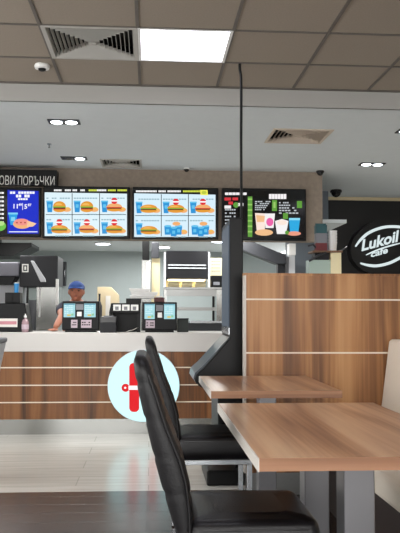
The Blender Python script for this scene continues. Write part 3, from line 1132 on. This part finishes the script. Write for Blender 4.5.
bx.box(x0, x1, y0, y0 + .006, ztop, zt).box(x0, x1, y1 - .006, y1, ztop, zt).box(x0, x0 + .006, y0 + .006, y1 - .006, ztop, zt).box(x1 - .006, x1, y0 + .006, y1 - .006, ztop, zt).box(x0, x1, y0, y1, ztop, ztop + .006)
xm = (x0 + x1) / 2
bx.box(xm - .003, xm + .003, y0, y1, ztop, zt)
bx.build('box', MT['black'], t)
cx = at(16.5, 285, Y + .1)
cz = at(16.5, 292, Y + .1).z
t = thing('paper_cup', 'small blue and white paper cup in the black box on the left till', 'cup', (cx.x, Y + .1, ztop + .006))
cpz = ztop + .0065
hh = at(16.5, 283.5, Y + .1).z - cpz
MB().lathe((cx.x, Y + .1, cpz), [(.016, 0), (.0235, hh * .95), (.025, hh * .97), (.0245, hh)], 18, 0).build('body', MT['blue_cup'], t)
MB().lathe((cx.x, Y + .1, cpz + hh), [(.026, 0), (.026, .006), (.018, .01)], 18).build('lid', MT['white'], t)

# sanitiser bottle
p = at(25.2, 330, 7.25)
t = thing('bottle', 'small pinkish clear bottle with white cap beside the left till', 'bottle', (p.x, 7.25, ZT))
MB().lathe((p.x, 7.25, ZT), [(.028, 0), (.033, .004), (.034, .05), (.033, .095), (.022, .12), (.011, .13), (.011, .14)], 20).build('body', MT['clear_pink'], t, smooth=True)
MB().lathe((p.x, 7.25, ZT + .14), [(.014, 0), (.014, .018), (.006, .022), (.005, .036)], 14).build('cap', MT['white'], t)
MB().lathe((p.x, 7.25, ZT + .03), [(.0345, 0), (.0348, .045)], 20).build('label_band', MT['lilac'], t)

# receipt machine cluster
Y = 7.33
a, b = at(109, 303, Y), at(140.5, 303, Y)
t = thing('receipt_machine', 'black counter machine with a row of three white windows between the tills', 'machine', ((a.x + b.x) / 2, Y + .1, ZT))
zl = at(109, 312, Y).z
MB().prism([(a.x, zl - .01), (a.x + .02, a.z), (b.x, a.z), (b.x, zl - .01)], 'Y', Y, Y + .25).build('head', MT['black'], t, bevel=.006)
lo = MB()
lo.box(a.x + .0, a.x + .03, Y + .05, Y + .2, ZT, zl)
lo.box(b.x - .035, b.x, Y + .02, Y + .25, ZT, zl)
lo.box(a.x, b.x, Y + .2, Y + .25, ZT, zl)
lo.build('stand', MT['black'], t)
for k in range(3):
    x0 = 113.2 + k * 8.8
    w = MB().pbox(x0, x0 + 7.6, 304.6, 310.6, Y - .003, Y + .003).build('window', MT['white'], t)
    q = MB()
    q.prect(x0 + 2, x0 + 5.4, 306.5, 310, Y - .0045, 0)
    q.build('window_print', MT['mid_grey'], w, recalc=False)
MB().pbox(126, 141, 298.5, 303, Y + .02, Y + .24, z0=a.z).build('top_tray', MT['black'], t)
# paper curl
cp = MB()
p0, p1 = at(126, 328, Y + .03), at(138, 325, Y + .03)
cp.prism([(p0.x, ZT), (p0.x + .03, ZT + .012), (p0.x + .07, ZT + .02), (p1.x, ZT + .045), (p1.x, ZT + .049), (p0.x + .07, ZT + .024), (p0.x + .03, ZT + .016), (p0.x, ZT + .004)], 'Y', Y + .02, Y + .09)
tag(cp.build('paper_slip', MT['paper']), 'curled white paper slip under the black receipt machine', 'paper')
Y = 7.17
a, b = at(100, 317, Y - .02), at(121, 317, Y - .02)
t = thing('receipt_printer', 'small dark grey receipt printer right of the cashier till', 'printer', ((a.x + b.x) / 2, Y, ZT))
MB().prism([(Y - .02, ZT), (Y + .14, ZT), (Y + .14, a.z + .005), (Y + .02, a.z), (Y - .02, a.z - .05)], 'X', a.x, a.x + .155).build('body', MT['graphite'], t, bevel=.006)
MB().box(a.x + .03, a.x + .125, Y + .05, Y + .1, a.z - .0, a.z + .012).build('paper_slot', MT['mid_grey'], t)

# trays stacked on it
Y = 7.33
zs = at(130, 298.5, Y + .04).z
xs = [(129.5, 155, 'white'), (130.5, 158, 'white'), (129, 150, 'white')]
for i, (q0, q1, mn) in enumerate(xs):
    h = .032
    x0, x1 = at(q0, 295, Y + .04).x, at(q1, 295, Y + .04).x
    z = zs + i * .034
    lab = ['bottom', 'middle', 'shortest and topmost'][i]
    o = MB()
    o.rings([rect(x0 + .012, x1 - .012, Y + .05, Y + .21, z), rect(x0, x1, Y + .04, Y + .22, z + h - .004), rect(x0, x1, Y + .04, Y + .22, z + h)])
    tag(o.build('food_tray', MT[mn], bevel=.003), 'white food tray, %s of the stack on the receipt machine' % lab, 'tray', 'white trays on the receipt machine')
a = at(158.5, 297, Y + .1)
t = thing('napkin_box', 'small maroon box on top of the right till', 'box', (at(160, 300, Y + .05).x, Y + .05, at(160, 302, 7.31).z))
zz = at(160, 302, 7.31).z
x0, x1 = at(154, 298, Y + .03).x, at(164.5, 298, Y + .03).x
MB().box(x0, x1, Y + .0, Y + .08, zz, zz + .045).build('box', MT['maroon'], t, bevel=.004)
MB().box(x0 + .02, x1 - .02, Y + .02, Y + .06, zz + .045, zz + .06).build('napkins', MT['paper'], t)
a, b = at(177.5, 318.3, 7.38), at(188.5, 318.3, 7.38)
t = thing('coin_tray', 'dark green black box to the right of the second till', 'box', ((a.x + b.x) / 2, 7.43, ZT))
MB().box(a.x, b.x, 7.38, 7.53, ZT, a.z - .01).build('body', MT['green_dark'], t, bevel=.004)
MB().box(a.x - .003, b.x + .003, 7.377, 7.533, a.z - .01, a.z).build('lid', MT['graphite'], t, bevel=.003)

# ------------------------------------------------------------------ kitchen: back worktop and machines
t = thing('back_worktop', 'long stainless steel worktop behind the cashier', 'worktop', (-.5, 9.2, 0))
MB().box(-3.2, 1.72, 8.86, 9.75, .88, .92).build('top', MT['steel_h'], t, bevel=.004)
MB().box(-3.18, 1.70, 8.92, 9.73, .1, .88).build('cabinet', MT['steel'], t)
MB().box(-3.18, 1.70, 8.98, 9.7, 0, .1).build('plinth', MT['black'], t)
ZK = .92

# drinks machine at far left
Y = 9.0
a, b = at(-30, 262, Y), at(18.5, 282, Y)
t = thing('drinks_dispenser', 'pale grey drinks dispenser at the left edge of the kitchen', 'drinks machine', ((a.x + b.x) / 2, Y + .3, ZK))
MB().box(a.x, b.x, Y, Y + .6, at(0, 276, Y).z, a.z).build('head', MT['lilac_grey'], t, bevel=.01)
nz = MB()
zz = at(0, 276, Y).z
nz.prism([(a.x, zz), (b.x - .04, zz), (b.x - .09, zz - .1), (a.x, zz - .1)], 'Y', Y + .06, Y + .3)
nz.build('nozzle_block', MT['black'], t, bevel=.006)
MB().box(a.x, b.x, Y + .32, Y + .6, ZK + .05, zz).build('back_panel', MT['pale_grey'], t)
MB().box(a.x, b.x, Y, Y + .6, ZK, ZK + .05).build('drip_tray', MT['black'], t, bevel=.004)

# holding cabinet with dark head
Y = 9.1
a, b = at(20, 288, Y), at(58.5, 256, Y)
t = thing('holding_cabinet', 'tall stainless cabinet with a dark grey head and slanted flap', 'kitchen cabinet', (at(45, 300, Y).x, Y + .3, ZK))
MB().box(a.x, b.x, Y - .05, Y + .5, at(20, 287, Y).z, b.z).build('head', MT['graphite'], t, bevel=.01)
MB().pbox(36, 58, 286, 340, Y, Y + .5, z0=ZK).build('body', MT['steel'], t)
MB().pbox(25.5, 28.2, 286, 340, Y, Y + .05, z0=ZK).build('post', MT['black'], t)
MB().pbox(28.2, 36, 300, 340, Y + .1, Y + .5, z0=ZK).build('side_box', MT['mid_grey'], t)
for (q0, q1, q2, q3) in ((38.6, 40.6, 287, 317), (55.4, 58.2, 279, 305)):
    MB().pbox(q0, q1, q2, q3, Y - .06 if q2 < 280 else Y - .012, Y).build('light_strip', MT['white'], t)
fl_ = MB()
pts = [at(31, 261, Y - .06), at(34, 261, Y - .06), at(45.5, 279, Y - .06), at(46, 282, Y - .06), at(41, 282, Y - .06)]
fl_.prism([(q.x, q.z) for q in pts], 'Y', Y - .1, Y - .05)
fl_.build('slanted_flap', MT['pale_grey'], t, bevel=.004)
ic = MB()
for (q0, q1, q2, q3) in ((22, 28.5, 264, 265.2), (22, 28.5, 271, 272.2), (22, 23.2, 265, 271), (27.3, 28.5, 265, 271), (24.4, 26.2, 266.5, 269.8)):
    ic.prect(q0, q1, q2, q3, Y - .053)
ic.build('display_icon', MT['letter'], t, recalc=False)

# narrow dark cabinet on the wall behind cashier
a, b = at(62.5, 286, 12.95), at(66.5, 262, 12.95)
t = thing('wall_box', 'narrow dark box on the kitchen wall behind the cashier', 'wall box', ((a.x + b.x) / 2, 12.94, a.z))
MB().box(a.x, b.x, 12.85, 13.0, a.z, b.z).build('body', MT['dark_grey'], t, bevel=.006)
MB().box(b.x - .02, b.x - .008, 12.84, 12.85, (a.z + b.z) / 2 - .05, (a.z + b.z) / 2 + .05).build('handle', MT['silver'], t)

# black sloped block with a box above it, top left
a, b = at(-40, 262, 10.2), at(13, 241, 10.2)
t = thing('black_block', 'black sloped block under the kitchen ceiling at the left edge', 'extractor hood', ((a.x + b.x) / 2, 10.5, 1.9))
MB().prism([(a.x, 1.9), (b.x, 1.9), (b.x + .25, 2.03), (b.x + .25, 2.08), (a.x, 2.08)], 'Y', 10.2, 10.9).build('canopy', MT['black'], t, bevel=.006)
MB().box(a.x + .1, a.x + .45, 10.4, 10.7, 2.08, 2.2).build('duct', MT['dark_grey'], t)

# beige cartons behind printers
Y = 9.35
a, b = at(97, 320, Y), at(119, 287, Y)
t = thing('carton', 'beige cardboard carton on the back worktop right of the cashier', 'carton', ((a.x + b.x) / 2, Y + .15, ZK))
MB().prism([(a.x, ZK), (b.x, ZK), (b.x - .005, b.z - .1), (b.x - .1, b.z), (a.x, b.z)], 'Y', Y, Y + .3).build('box', MT['beige'], t, bevel=.003)
MB().box((a.x + b.x) / 2 - .03, (a.x + b.x) / 2 + .03, Y - .002, Y + .001, ZK, b.z - .11).build('tape', MT['paper'], t)
p = at(99.5, 300, Y - .12)
tag(MB().lathe((p.x, Y - .12, ZK), [(.03, 0), (.033, .01), (.033, .3), (.02, .34), (.012, .36), (.012, .44), (.016, .45)], 16).build('tall_bottle', MT['dark_grey'], smooth=True), 'tall thin dark bottle in front of the beige carton', 'bottle')

# ice cream machine column
Y = 9.2
a, b = at(141, 290, Y), at(160, 242, Y)
t = thing('ice_cream_machine', 'tall steel machine with two black heads behind the white trays', 'machine', ((a.x + b.x) / 2, Y + .2, ZK))
MB().pbox(141, 150.8, 260, 340, Y, Y + .35, z0=ZK).build('tower', MT['steel'], t, bevel=.004)
MB().pbox(151, 160, 258, 340, Y + .03, Y + .35, z0=ZK).build('tower', MT['cream_card'], t, bevel=.004)
MB().pbox(142.2, 149.4, 240.5, 260, Y - .03, Y + .3).build('head', MT['black'], t, bevel=.006)
MB().pbox(151.3, 159.4, 242, 258, Y - .02, Y + .3).build('head', MT['dark_grey'], t, bevel=.006)
MB().pbox(146.6, 150.4, 262, 296, Y - .02, Y).build('front_strip', MT['white'], t)

# pass-through unit
Y = 9.25
L, Rr = at(164, 290, Y).x, at(226, 290, Y).x
t = thing('food_pass', 'steel food pass with a black ribbed hood and warm lit shelf', 'food pass', ((L + Rr) / 2, Y + .25, ZK))
h0, h1 = at(180, 279, Y).z, at(180, 251, Y).z
xl, xr_ = at(166, 270, Y).x, at(208, 270, Y).x
hd = MB().box(xl, xr_, Y - .02, Y + .45, h0, h1).build('hood', MT['graphite'], t, bevel=.004)
for q in (264.6, 267.6):
    MB().pbox(168, 206, q, q + 1.0, Y - .028, Y - .02).build('rail', MT['silver'], hd)
sh0, sh1 = at(180, 289.5, Y).z, at(180, 287.2, Y).z
MB().box(L, Rr, Y - .03, Y + .5, sh0, sh1).build('shelf', MT['steel_h'], t, bevel=.003)
for (q0, q1) in ((163.6, 166), (208, 210.2), (222.5, 227.5)):
    MB().pbox(q0, q1, 252, 290, Y, Y + .06, z0=sh1).build('post', MT['silver'], t)
for q0, q1 in ((163.6, 166.6), (216.5, 227.5)):
    MB().pbox(q0, q1, 290, 340, Y, Y + .45, z0=ZK, z1=sh0).build('side_panel', MT['steel'], t)
MB().pbox(166.6, 216.5, 289.6, 296, Y - .01, Y + .02, z1=sh0).build('fascia', MT['steel_h'], t)
MB().pbox(170, 216.5, 307.3, 310.5, Y + .0, Y + .38).build('shelf', MT['steel_h'], t)
MB().pbox(190, 222, 321, 323, Y - .1, Y + .3).build('shelf', MT['silver'], t)
MB().pbox(212.4, 214.6, 296, 321, Y + .02, Y + .06).build('post', MT['black'], t)
MB().pbox(175, 226, 323, 340, Y - .09, Y - .0, z0=ZK).build('apron', MT['dark_grey'], t)
MB().box(xl + .03, xr_ - .03, Y + .1, Y + .3, h0 - .012, h0 - .001).build('heat_lamp', MT['heat'], t)
MB().box(xl, xr_, Y + .42, Y + .45, sh1, h0).build('rear_panel', MT['cream_card'], t)
for i in range(3):
    x0 = at(168 + i * 13.4, 284, Y + .05).x
    w = at(179.4, 284, Y + .05).x - at(168, 284, Y + .05).x
    o = MB()
    hgt = .075
    o.rings([rect(x0 + .006, x0 + w - .006, Y + .06, Y + .19, sh1), rect(x0, x0 + w, Y + .05, Y + .2, sh1 + hgt * .55), rect(x0 + .012, x0 + w - .012, Y + .062, Y + .188, sh1 + hgt)])
    tag(o.build('burger_box', MT['cream_card'], bevel=.004), 'cream burger box on the lit shelf, %s of three' % ['leftmost', 'middle', 'rightmost'][i], 'burger box', 'burger boxes on the pass shelf')
a, b = at(211, 287, Y + .02), at(222, 275.5, Y + .02)
t = thing('label_printer', 'small black printer on the right end of the pass shelf', 'printer', ((a.x + b.x) / 2, Y + .1, sh1))
MB().box(a.x, b.x, Y + .02, Y + .2, sh1, b.z).build('body', MT['black'], t, bevel=.006)
MB().box(a.x + .03, b.x - .03, Y + .012, Y + .022, sh1 + .03, sh1 + .07).build('paper_slot', MT['mid_grey'], t)
a, b = at(209.6, 276, Y + .3), at(222.5, 258, Y + .3)
nb = MB().box(a.x, b.x, Y + .30, Y + .32, sh1, b.z)
nb = nb.build('notice_board', MT['cream_card'], bevel=.002)
tag(nb, 'cream notice board standing behind the small black printer', 'notice board')
w = MB()
for k in range(4):
    chunks(w, 211.5, 220.5, 261 + k * 3.2, 262 + k * 3.2, Y + .2985, 0, 4)
w.build('print', MT['mid_grey'], nb, recalc=False)

# sloping duct and posts seen above the partition
Y = 9.3
t = thing('sloping_duct', 'dark grey sloping duct and post below the drinks screen', 'duct', (at(280, 270, Y).x, Y + .1, ZK))
q = [at(236, 238, Y), at(246, 238.6, Y), at(278, 252, Y), at(286, 254, Y), at(286, 264, Y), at(277, 264, Y), at(262, 258, Y), at(236, 247.5, Y)]
MB().prism([(v.x, v.z) for v in q], 'Y', Y, Y + .2).build('duct', MT['dark_grey'], t, bevel=.006)
MB().pbox(278, 285, 262, 340, Y + .03, Y + .15, z0=ZK).build('post', MT['graphite'], t)
t = thing('white_post_machine', 'narrow white machine column right of the dark sloping duct', 'machine', (at(292, 270, Y).x, Y + .1, ZK))
MB().pbox(289.2, 295, 255, 340, Y + .05, Y + .15, z0=ZK).build('column', MT['pale_grey'], t, bevel=.003)
MB().pbox(289, 295.8, 243.5, 255, Y + .03, Y + .17).build('head', MT['white'], t, bevel=.004)
MB().pbox(285.4, 289, 257, 340, Y + .06, Y + .14, z0=ZK).build('bracket', MT['mid_grey'], t)

# rack with cups and carton at right
Y = 7.42
x0, x1 = at(309, 260, Y).x, at(341.5, 260, Y).x
ztop = at(325, 250.5, Y).z
t = thing('display_rack', 'tall rack with a white post and brown top shelf behind the partition', 'rack', ((x0 + x1) / 2, Y + .12, ZT))
MB().pbox(331.5, 341.3, 252, 340, Y, Y + .2, z0=ZT, z1=ztop - .02).build('post', MT['cream_card'], t, bevel=.004)
MB().pbox(309.5, 331.3, 260, 340, Y + .02, Y + .18, z0=ZT).build('glass_panel', MT['pale_green'], t, bevel=.003)
MB().pbox(315, 329, 252, 260, Y + .04, Y + .16, z1=ztop - .02).build('back_box', MT['graphite'], t)
MB().box(at(312.5, 255, Y).x, x1 + .01, Y - .01, Y + .22, ztop - .02, ztop).build('top_shelf', MT['brown_rail'], t, bevel=.003)
for pts, rr_ in (([at(309, 261, Y + .0), at(318, 255.5, Y + .0), at(326, 252, Y + .0)], .012),
                 ([at(308, 246, Y + .05), at(313, 244.6, Y + .05), at(318, 250, Y + .08)], .010),
                 ([at(340, 250.5, Y + .1), at(344, 249, Y + .1), at(347, 246.8, Y + .1)], .008)):
    MB().tube(pts, rr_, 8).build('rod', MT['dark_grey'], t, smooth=True)
a, b = at(316.4, 250, Y + .03), at(327, 225, Y + .03)
t = thing('drink_carton', 'teal grey and red carton on the brown rack shelf', 'carton', ((a.x + b.x) / 2, Y + .08, ztop))
x0, x1 = a.x, b.x
hh = b.z - ztop
bd = MB()
bd.box(x0, x1, Y + .03, Y + .12, ztop, ztop + hh * .3, 0)
bd.box(x0, x1, Y + .03, Y + .12, ztop + hh * .3, ztop + hh * .68, 1)
bd.box(x0, x1, Y + .03, Y + .12, ztop + hh * .68, ztop + hh, 2)
bd.build('box', [MT['red'], MT['mid_grey'], MT['teal']], t)
MB().box(x0, x1, Y + .073, Y + .077, ztop + hh, ztop + hh + .02).build('top_fold', MT['teal'], t)
a, b = at(327.8, 250, Y + .1), at(336.8, 231, Y + .1)
r = (b.x - a.x) / 2
cx = (a.x + b.x) / 2
hh = b.z - ztop
n = 5
for i in range(n):
    z = ztop + i * hh * .14
    hc = hh - (n - 1) * hh * .14
    tag(MB().lathe((cx, Y + .09, z), [(r * .78, 0), (r * .94, hc * .93), (r, hc * .94), (r, hc), (r * .96, hc), (r * .74, .004)], 22).build('paper_cup', MT['white']),
        'white paper cup, %s in the stack beside the teal carton' % ['bottom', 'second from bottom', 'middle', 'second from top', 'topmost'][i], 'cup', 'white cups stacked on the rack')
# ------------------------------------------------------------------ cafe sign
Y = 9.95
t = thing('cafe_sign', 'round black neon sign reading Lukoil cafe in white on the dark wall', 'sign', (at(388, 247, Y).x, Y, at(388, 280, Y).z))
dc = at(388, 247, Y + .08)
mb = MB()
rx, rz = 40 * Y / F, 29 * Y / F
tilt = math.radians(12)


def ell(k, a):
    u, w = k * rx * math.cos(a), k * rz * math.sin(a)
    return dc.x + u * math.cos(tilt) - w * math.sin(tilt), dc.z + u * math.sin(tilt) + w * math.cos(tilt)


mb.rings([[(ell(1, 2 * PI * i / 64)[0], y, ell(1, 2 * PI * i / 64)[1]) for i in range(64)] for y in (Y + .05, Y + .25)])
mb.build('disc', MT['black_wall'], t)
ne = MB()


def spline(pts, n=8):
    out = []
    P = [Vector(p) for p in pts]
    for k in range(len(P) - 1):
        p0, p1, p2, p3 = P[max(0, k - 1)], P[k], P[k + 1], P[min(len(P) - 1, k + 2)]
        for j in range(n):
            u = j / n
            out.append(.5 * ((2 * p1) + (-p0 + p2) * u + (2 * p0 - 5 * p1 + 4 * p2 - p3) * u * u + (-p0 + 3 * p1 - 3 * p2 + p3) * u ** 3))
    out.append(P[-1])
    return out


def neon(pts, w, name='tube'):
    pp = spline([at(x, y, Y + .03) for x, y in pts])
    n = len(pp)
    ww = [w * Y / F * (.55 + .45 * min(1, 5 * min(k, n - 1 - k) / n)) for k in range(n)]
    MB().tube(pp, ww, 8).build(name, MT['neon'], t, smooth=True)


neon([(355.5, 246.5), (360, 240.5), (367, 234), (376, 229.5), (387, 226.8), (400, 227), (410, 229.5), (418, 233.5)], 1.45, 'upper_arc')
neon([(360.5, 263.2), (368, 265.2), (377, 265.8), (388, 263.5), (397, 259.5), (406, 254), (414, 246)], 1.45, 'lower_arc')
ang = math.radians(15)
rt = Vector((math.cos(ang), 0, math.sin(ang)))
up = Vector((math.sin(math.radians(8)), 0, math.cos(math.radians(8))))
tx = MB()
p = at(361.5, 251.5, Y + .02)
wpx = Y / F
tx.text('Lukoil', 12.6 * wpx, p, 0, width=39 * wpx, up=up, right=rt, bold=.03)
p = at(370.5, 257.6, Y + .02)
tx.text('cafe', 7.0 * wpx, p, 0, width=18.5 * wpx, up=up, right=rt, bold=.03)
tx.build('lettering', MT['neon'], t, recalc=False)
neon([(366, 255), (376, 250.6), (388, 246.4), (401, 243)], .8, 'underline')

# ------------------------------------------------------------------ kitchen lights
for i, (px, py) in enumerate(((103, 243.3), (163, 246.8), (219, 241))):
    d = CAMROT @ Vector(((px - 200) / F, (266.5 - py) / F, -1))
    tt = (2.19 - CAMLOC.z) / d.z
    p = CAMLOC + d * tt
    t = thing('ceiling_light', 'flat lit lamp on the kitchen ceiling, %s' % ['behind the first burger screen edge', 'above the two black machine heads', 'beside the black kiosk column'][i], 'ceiling light', (p.x, p.y, 2.2), 'kitchen ceiling lamps')
    MB().lathe((p.x, p.y, 2.18), [(.12, 0), (.13, .006), (.13, .025)], 24).build('rim', MT['white'], t)
    MB().lathe((p.x, p.y, 2.172), [(.10, 0), (.105, .004), (.105, .008)], 24).build('diffuser', MT['lens_glow'], t)
    ld = bpy.data.lights.new('kitchen_area_light', 'AREA')
    ld.shape = 'DISK'
    ld.size = .3
    ld.energy = 13
    ld.color = (1, .99, .96)
    lo = bpy.data.objects.new('kitchen_area_light', ld)
    COL.objects.link(lo)
    lo.parent = t
    lo.location = (0, 0, -.06)
for x in (-1.8, -.2, 1.0):  # no fittings here, extra lights added to brighten the kitchen
    ld = bpy.data.lights.new('kitchen_area_light', 'AREA')
    ld.shape = 'RECTANGLE'
    ld.size, ld.size_y = .6, .3
    ld.energy = 13
    ld.color = (1, .99, .96)
    lo = bpy.data.objects.new('kitchen_area_light', ld)
    COL.objects.link(lo)
    lo.location = (x, 9.0, 2.17)

# ------------------------------------------------------------------ cashier
HX, HY = at(76.5, 291, 8.1).x, 8.1
ztop_head = at(76.5, 281, HY).z          # top of the cap
zchin = at(76.5, 301.5, HY).z
HC = Vector((HX, HY, (ztop_head + zchin) / 2))
HR = (ztop_head - zchin) / 2 * 1.0
t = thing('person', 'cashier in blue cap and dark top standing behind the till, hand on counter', 'person', (HX, HY + .03, 0))


def skin_mesh(nodes, edges, rad, name, mats, parent, extra=None, vox=.009):
    """limbs grown with a Skin modifier, joined with extra shapes into one surface"""
    me = bpy.data.meshes.new('tmp')
    me.from_pydata(nodes, edges, [])
    o = bpy.data.objects.new('tmp', me)
    COL.objects.link(o)
    md = o.modifiers.new('s', 'SKIN')
    md.use_smooth_shade = True
    lay = me.skin_vertices[0] if me.skin_vertices else None
    for i, r in enumerate(rad):
        lay.data[i].radius = (r, r) if not isinstance(r, tuple) else r
        lay.data[i].use_root = (i == 0)
    sb = o.modifiers.new('ss', 'SUBSURF')
    sb.levels = 2
    dg = bpy.context.evaluated_depsgraph_get()
    ev = o.evaluated_get(dg).to_mesh()
    mb = MB()
    mb.add([v.co.copy() for v in ev.vertices], [tuple(q.vertices) for q in ev.polygons])
    o.evaluated_get(dg).to_mesh_clear()
    bpy.data.objects.remove(o)
    if extra:
        extra(mb)
    ob = mb.build(name, mats, parent, smooth=True)
    if vox:
        rm = ob.modifiers.new('r', 'REMESH')
        rm.mode = 'VOXEL'
        rm.voxel_size = vox
        rm.use_smooth_shade = True
        sm = ob.modifiers.new('sm', 'SMOOTH')
        sm.iterations = 3
        sm.factor = .5
    return ob


def mk_skin_layer():
    pass


sh = zchin - .055       # shoulder height
x, y = HX, HY + .03
EL = at(62, 316, 7.86)
HD = Vector((at(54.5, 330, 7.60).x, 7.60, ZT + .022))
body_nodes = [(x, y, .88), (x, y - .0, 1.03), (x, y, sh - .08), (x, y, sh + .02), (x, y - .01, zchin + .02), (x, y - .015, zchin + .07),
              (x - .17, y, sh - .02), tuple(EL), tuple(EL.lerp(HD, .55)), tuple(EL.lerp(HD, .93)),
              (x + .17, y, sh - .02), (x + .20, y - .06, sh - .25), (x + .12, y - .26, ZT + .10), (x + .07, y - .37, ZT + .055),
              (x - .09, y, .82), (x - .10, y, .46), (x - .10, y + .01, .07), (x - .10, y - .10, .035),
              (x + .09, y, .82), (x + .10, y, .46), (x + .10, y + .01, .07), (x + .10, y - .10, .035)]
body_edges = [(0, 1), (1, 2), (2, 3), (3, 4), (4, 5), (3, 6), (6, 7), (7, 8), (8, 9), (3, 10), (10, 11), (11, 12), (12, 13), (0, 14), (14, 15), (15, 16), (16, 17), (0, 18), (18, 19), (19, 20), (20, 21)]
body_rad = [(.15, .11), (.14, .11), (.155, .11), (.07, .07), .05, .055, .055, .042, .038, .027, .055, .042, .035, .026,
            .085, .058, .042, .035, .085, .058, .042, .035]


def head_and_hands(mb):
    n, m = 20, 16
    rg = []
    for k in range(m + 1):
        a = PI * (-.5 + k / m)
        cz = math.sin(a)
        cr = max(math.cos(a), .03)
        wx, wy = .078, .093
        if cz < 0:
            wx *= 1 - .28 * (-cz) ** 1.6
        rg.append([(HC.x + wx * cr * math.cos(2 * PI * i / n), HC.y - .01 + wy * cr * math.sin(2 * PI * i / n) - (.012 if cz < -.3 else 0), HC.z - .004 + HR * .98 * cz) for i in range(n)])
    mb.rings(rg)
    hz = HC.z
    mb.ball((HC.x, HC.y - .107, hz - .018), (.014, .02, .022), 10)      # nose
    mb.ball((HC.x, HC.y - .10, hz - .002), (.009, .012, .026), 10)
    mb.ball((HC.x, HC.y - .094, hz + .018), (.05, .012, .01), 10)        # brow
    mb.ball((HC.x, HC.y - .092, hz - .052), (.026, .014, .012), 10)      # mouth
    mb.ball((HC.x, HC.y - .085, hz - .08), (.024, .02, .016), 10)        # chin
    for s in (-1, 1):
        mb.ball((HC.x + s * .079, HC.y + .0, hz - .01), (.012, .02, .03), 10)
    for (w, d, side) in ((HD, (HD - EL).normalized(), 1), (Vector((x + .07, y - .37, ZT + .055)), Vector((-.2, -.9, -.1)).normalized(), -1)):
        flat = Vector((d.x, d.y, 0)).normalized()
        rt = Vector((flat.y, -flat.x, 0))
        pc = w + flat * .045
        pc.z = max(w.z - .006, ZT + .016)
        if side == 1:
            pc.z = ZT + .017
        mb.ball(tuple(pc), (.036, .045, .015), 12)
        for k, (ln) in enumerate((.062, .072, .068, .052)):
            off = rt * (-.027 + .018 * k) * side
            b0 = pc + flat * .03 + off
            f1 = b0 + flat * ln * .5 + Vector((0, 0, .006))
            f2 = b0 + flat * ln + Vector((0, 0, -.004))
            mb.tube([b0, f1, f2], [.0088, .0085, .007], 8)
        tb = pc - rt * .028 * side - flat * .01
        mb.tube([tb, tb - rt * .022 * side + flat * .02, tb - rt * .026 * side + flat * .045], [.011, .010, .008], 8)


body = skin_mesh(body_nodes, body_edges, body_rad, 'body', MT['skin'], t, head_and_hands, .008)
# clothes
sv = [(x, y, .86), (x, y, 1.03), (x, y, sh - .08), (x, y, sh + .015), (x - .17, y, sh - .02), tuple(Vector((x - .17, y, sh - .02)).lerp(EL, .62)),
      (x + .17, y, sh - .02), (x + .19, y - .04, sh - .16)]
skin_mesh(sv, [(0, 1), (1, 2), (2, 3), (3, 4), (4, 5), (3, 6), (6, 7)], [(.165, .125), (.157, .125), (.17, .125), (.085, .085), .07, .056, .07, .056], 'shirt', MT['navy'], t, None, .01)
tv = [(x, y, .88), (x - .09, y, .80), (x - .10, y, .46), (x - .10, y + .01, .09), (x + .09, y, .80), (x + .10, y, .46), (x + .10, y + .01, .09)]
skin_mesh(tv, [(0, 1), (1, 2), (2, 3), (0, 4), (4, 5), (5, 6)], [(.16, .12), .10, .075, .06, .10, .075, .06], 'trousers', MT['trousers'], t, None, .01)
for s in (-1, 1):
    MB().ball((x + s * .10, y - .06, .045), (.052, .13, .045), 14).build('shoe', MT['black'], t, smooth=True)
# hair
hr = MB()
hr.ball((HC.x, HC.y + .016, HC.z + .012), (.086, .092, HR * .93), 20)
hair = hr.build('hair', MT['hair'], t, smooth=True)
# cap
cp = MB()
n = 28
rg = []
for k in range(9):
    a = PI / 2 * k / 8
    cr = max(math.cos(a), .03)
    rg.append([(HC.x + .090 * cr * math.cos(2 * PI * i / n), HC.y - .002 + .106 * cr * math.sin(2 * PI * i / n), HC.z + .028 + (HR - .028) * math.sin(a)) for i in range(n)])
cp.rings(rg)
cap = cp.build('cap', MT['cap_blue'], t, smooth=True)
br = MB()
rim = []
for rr_, dz in ((.06, 0), (1, -.0)):
    pass
N = 14
outer = [(HC.x + .084 * math.cos(PI + PI * i / N) * (1 if True else 1), HC.y - .06 + .115 * math.sin(PI + PI * i / N), HC.z + .030 - .012 * abs(math.cos(PI * i / N)) + .0) for i in range(N + 1)]
inner = [(HC.x + .086 * math.cos(PI + PI * i / N), HC.y - .03 + .070 * math.sin(PI + PI * i / N), HC.z + .036) for i in range(N + 1)]
br.rings([inner, outer, [(p[0], p[1], p[2] + .006) for p in outer], [(p[0], p[1], p[2] + .008) for p in inner]], 0, cap=False, closed=False)
br.build('brim', MT['cap_blue'], cap, smooth=True)
for s in (-1, 1):
    MB().ball((HC.x + s * .031, HC.y - .092, HC.z + .003), (.013, .008, .007), 12).build('eye', MT['eye'], t, smooth=True)
MB().ball((HC.x, HC.y - .106, HC.z - .053), (.022, .006, .006), 12).build('lips', MT['lips'], t, smooth=True)

# ------------------------------------------------------------------ daylight
w = bpy.data.worlds.new('world')
scene.world = w
w.use_nodes = True
bg = w.node_tree.nodes['Background']
bg.inputs['Color'].default_value = (1, .99, .975, 1)
bg.inputs['Strength'].default_value = 2.8
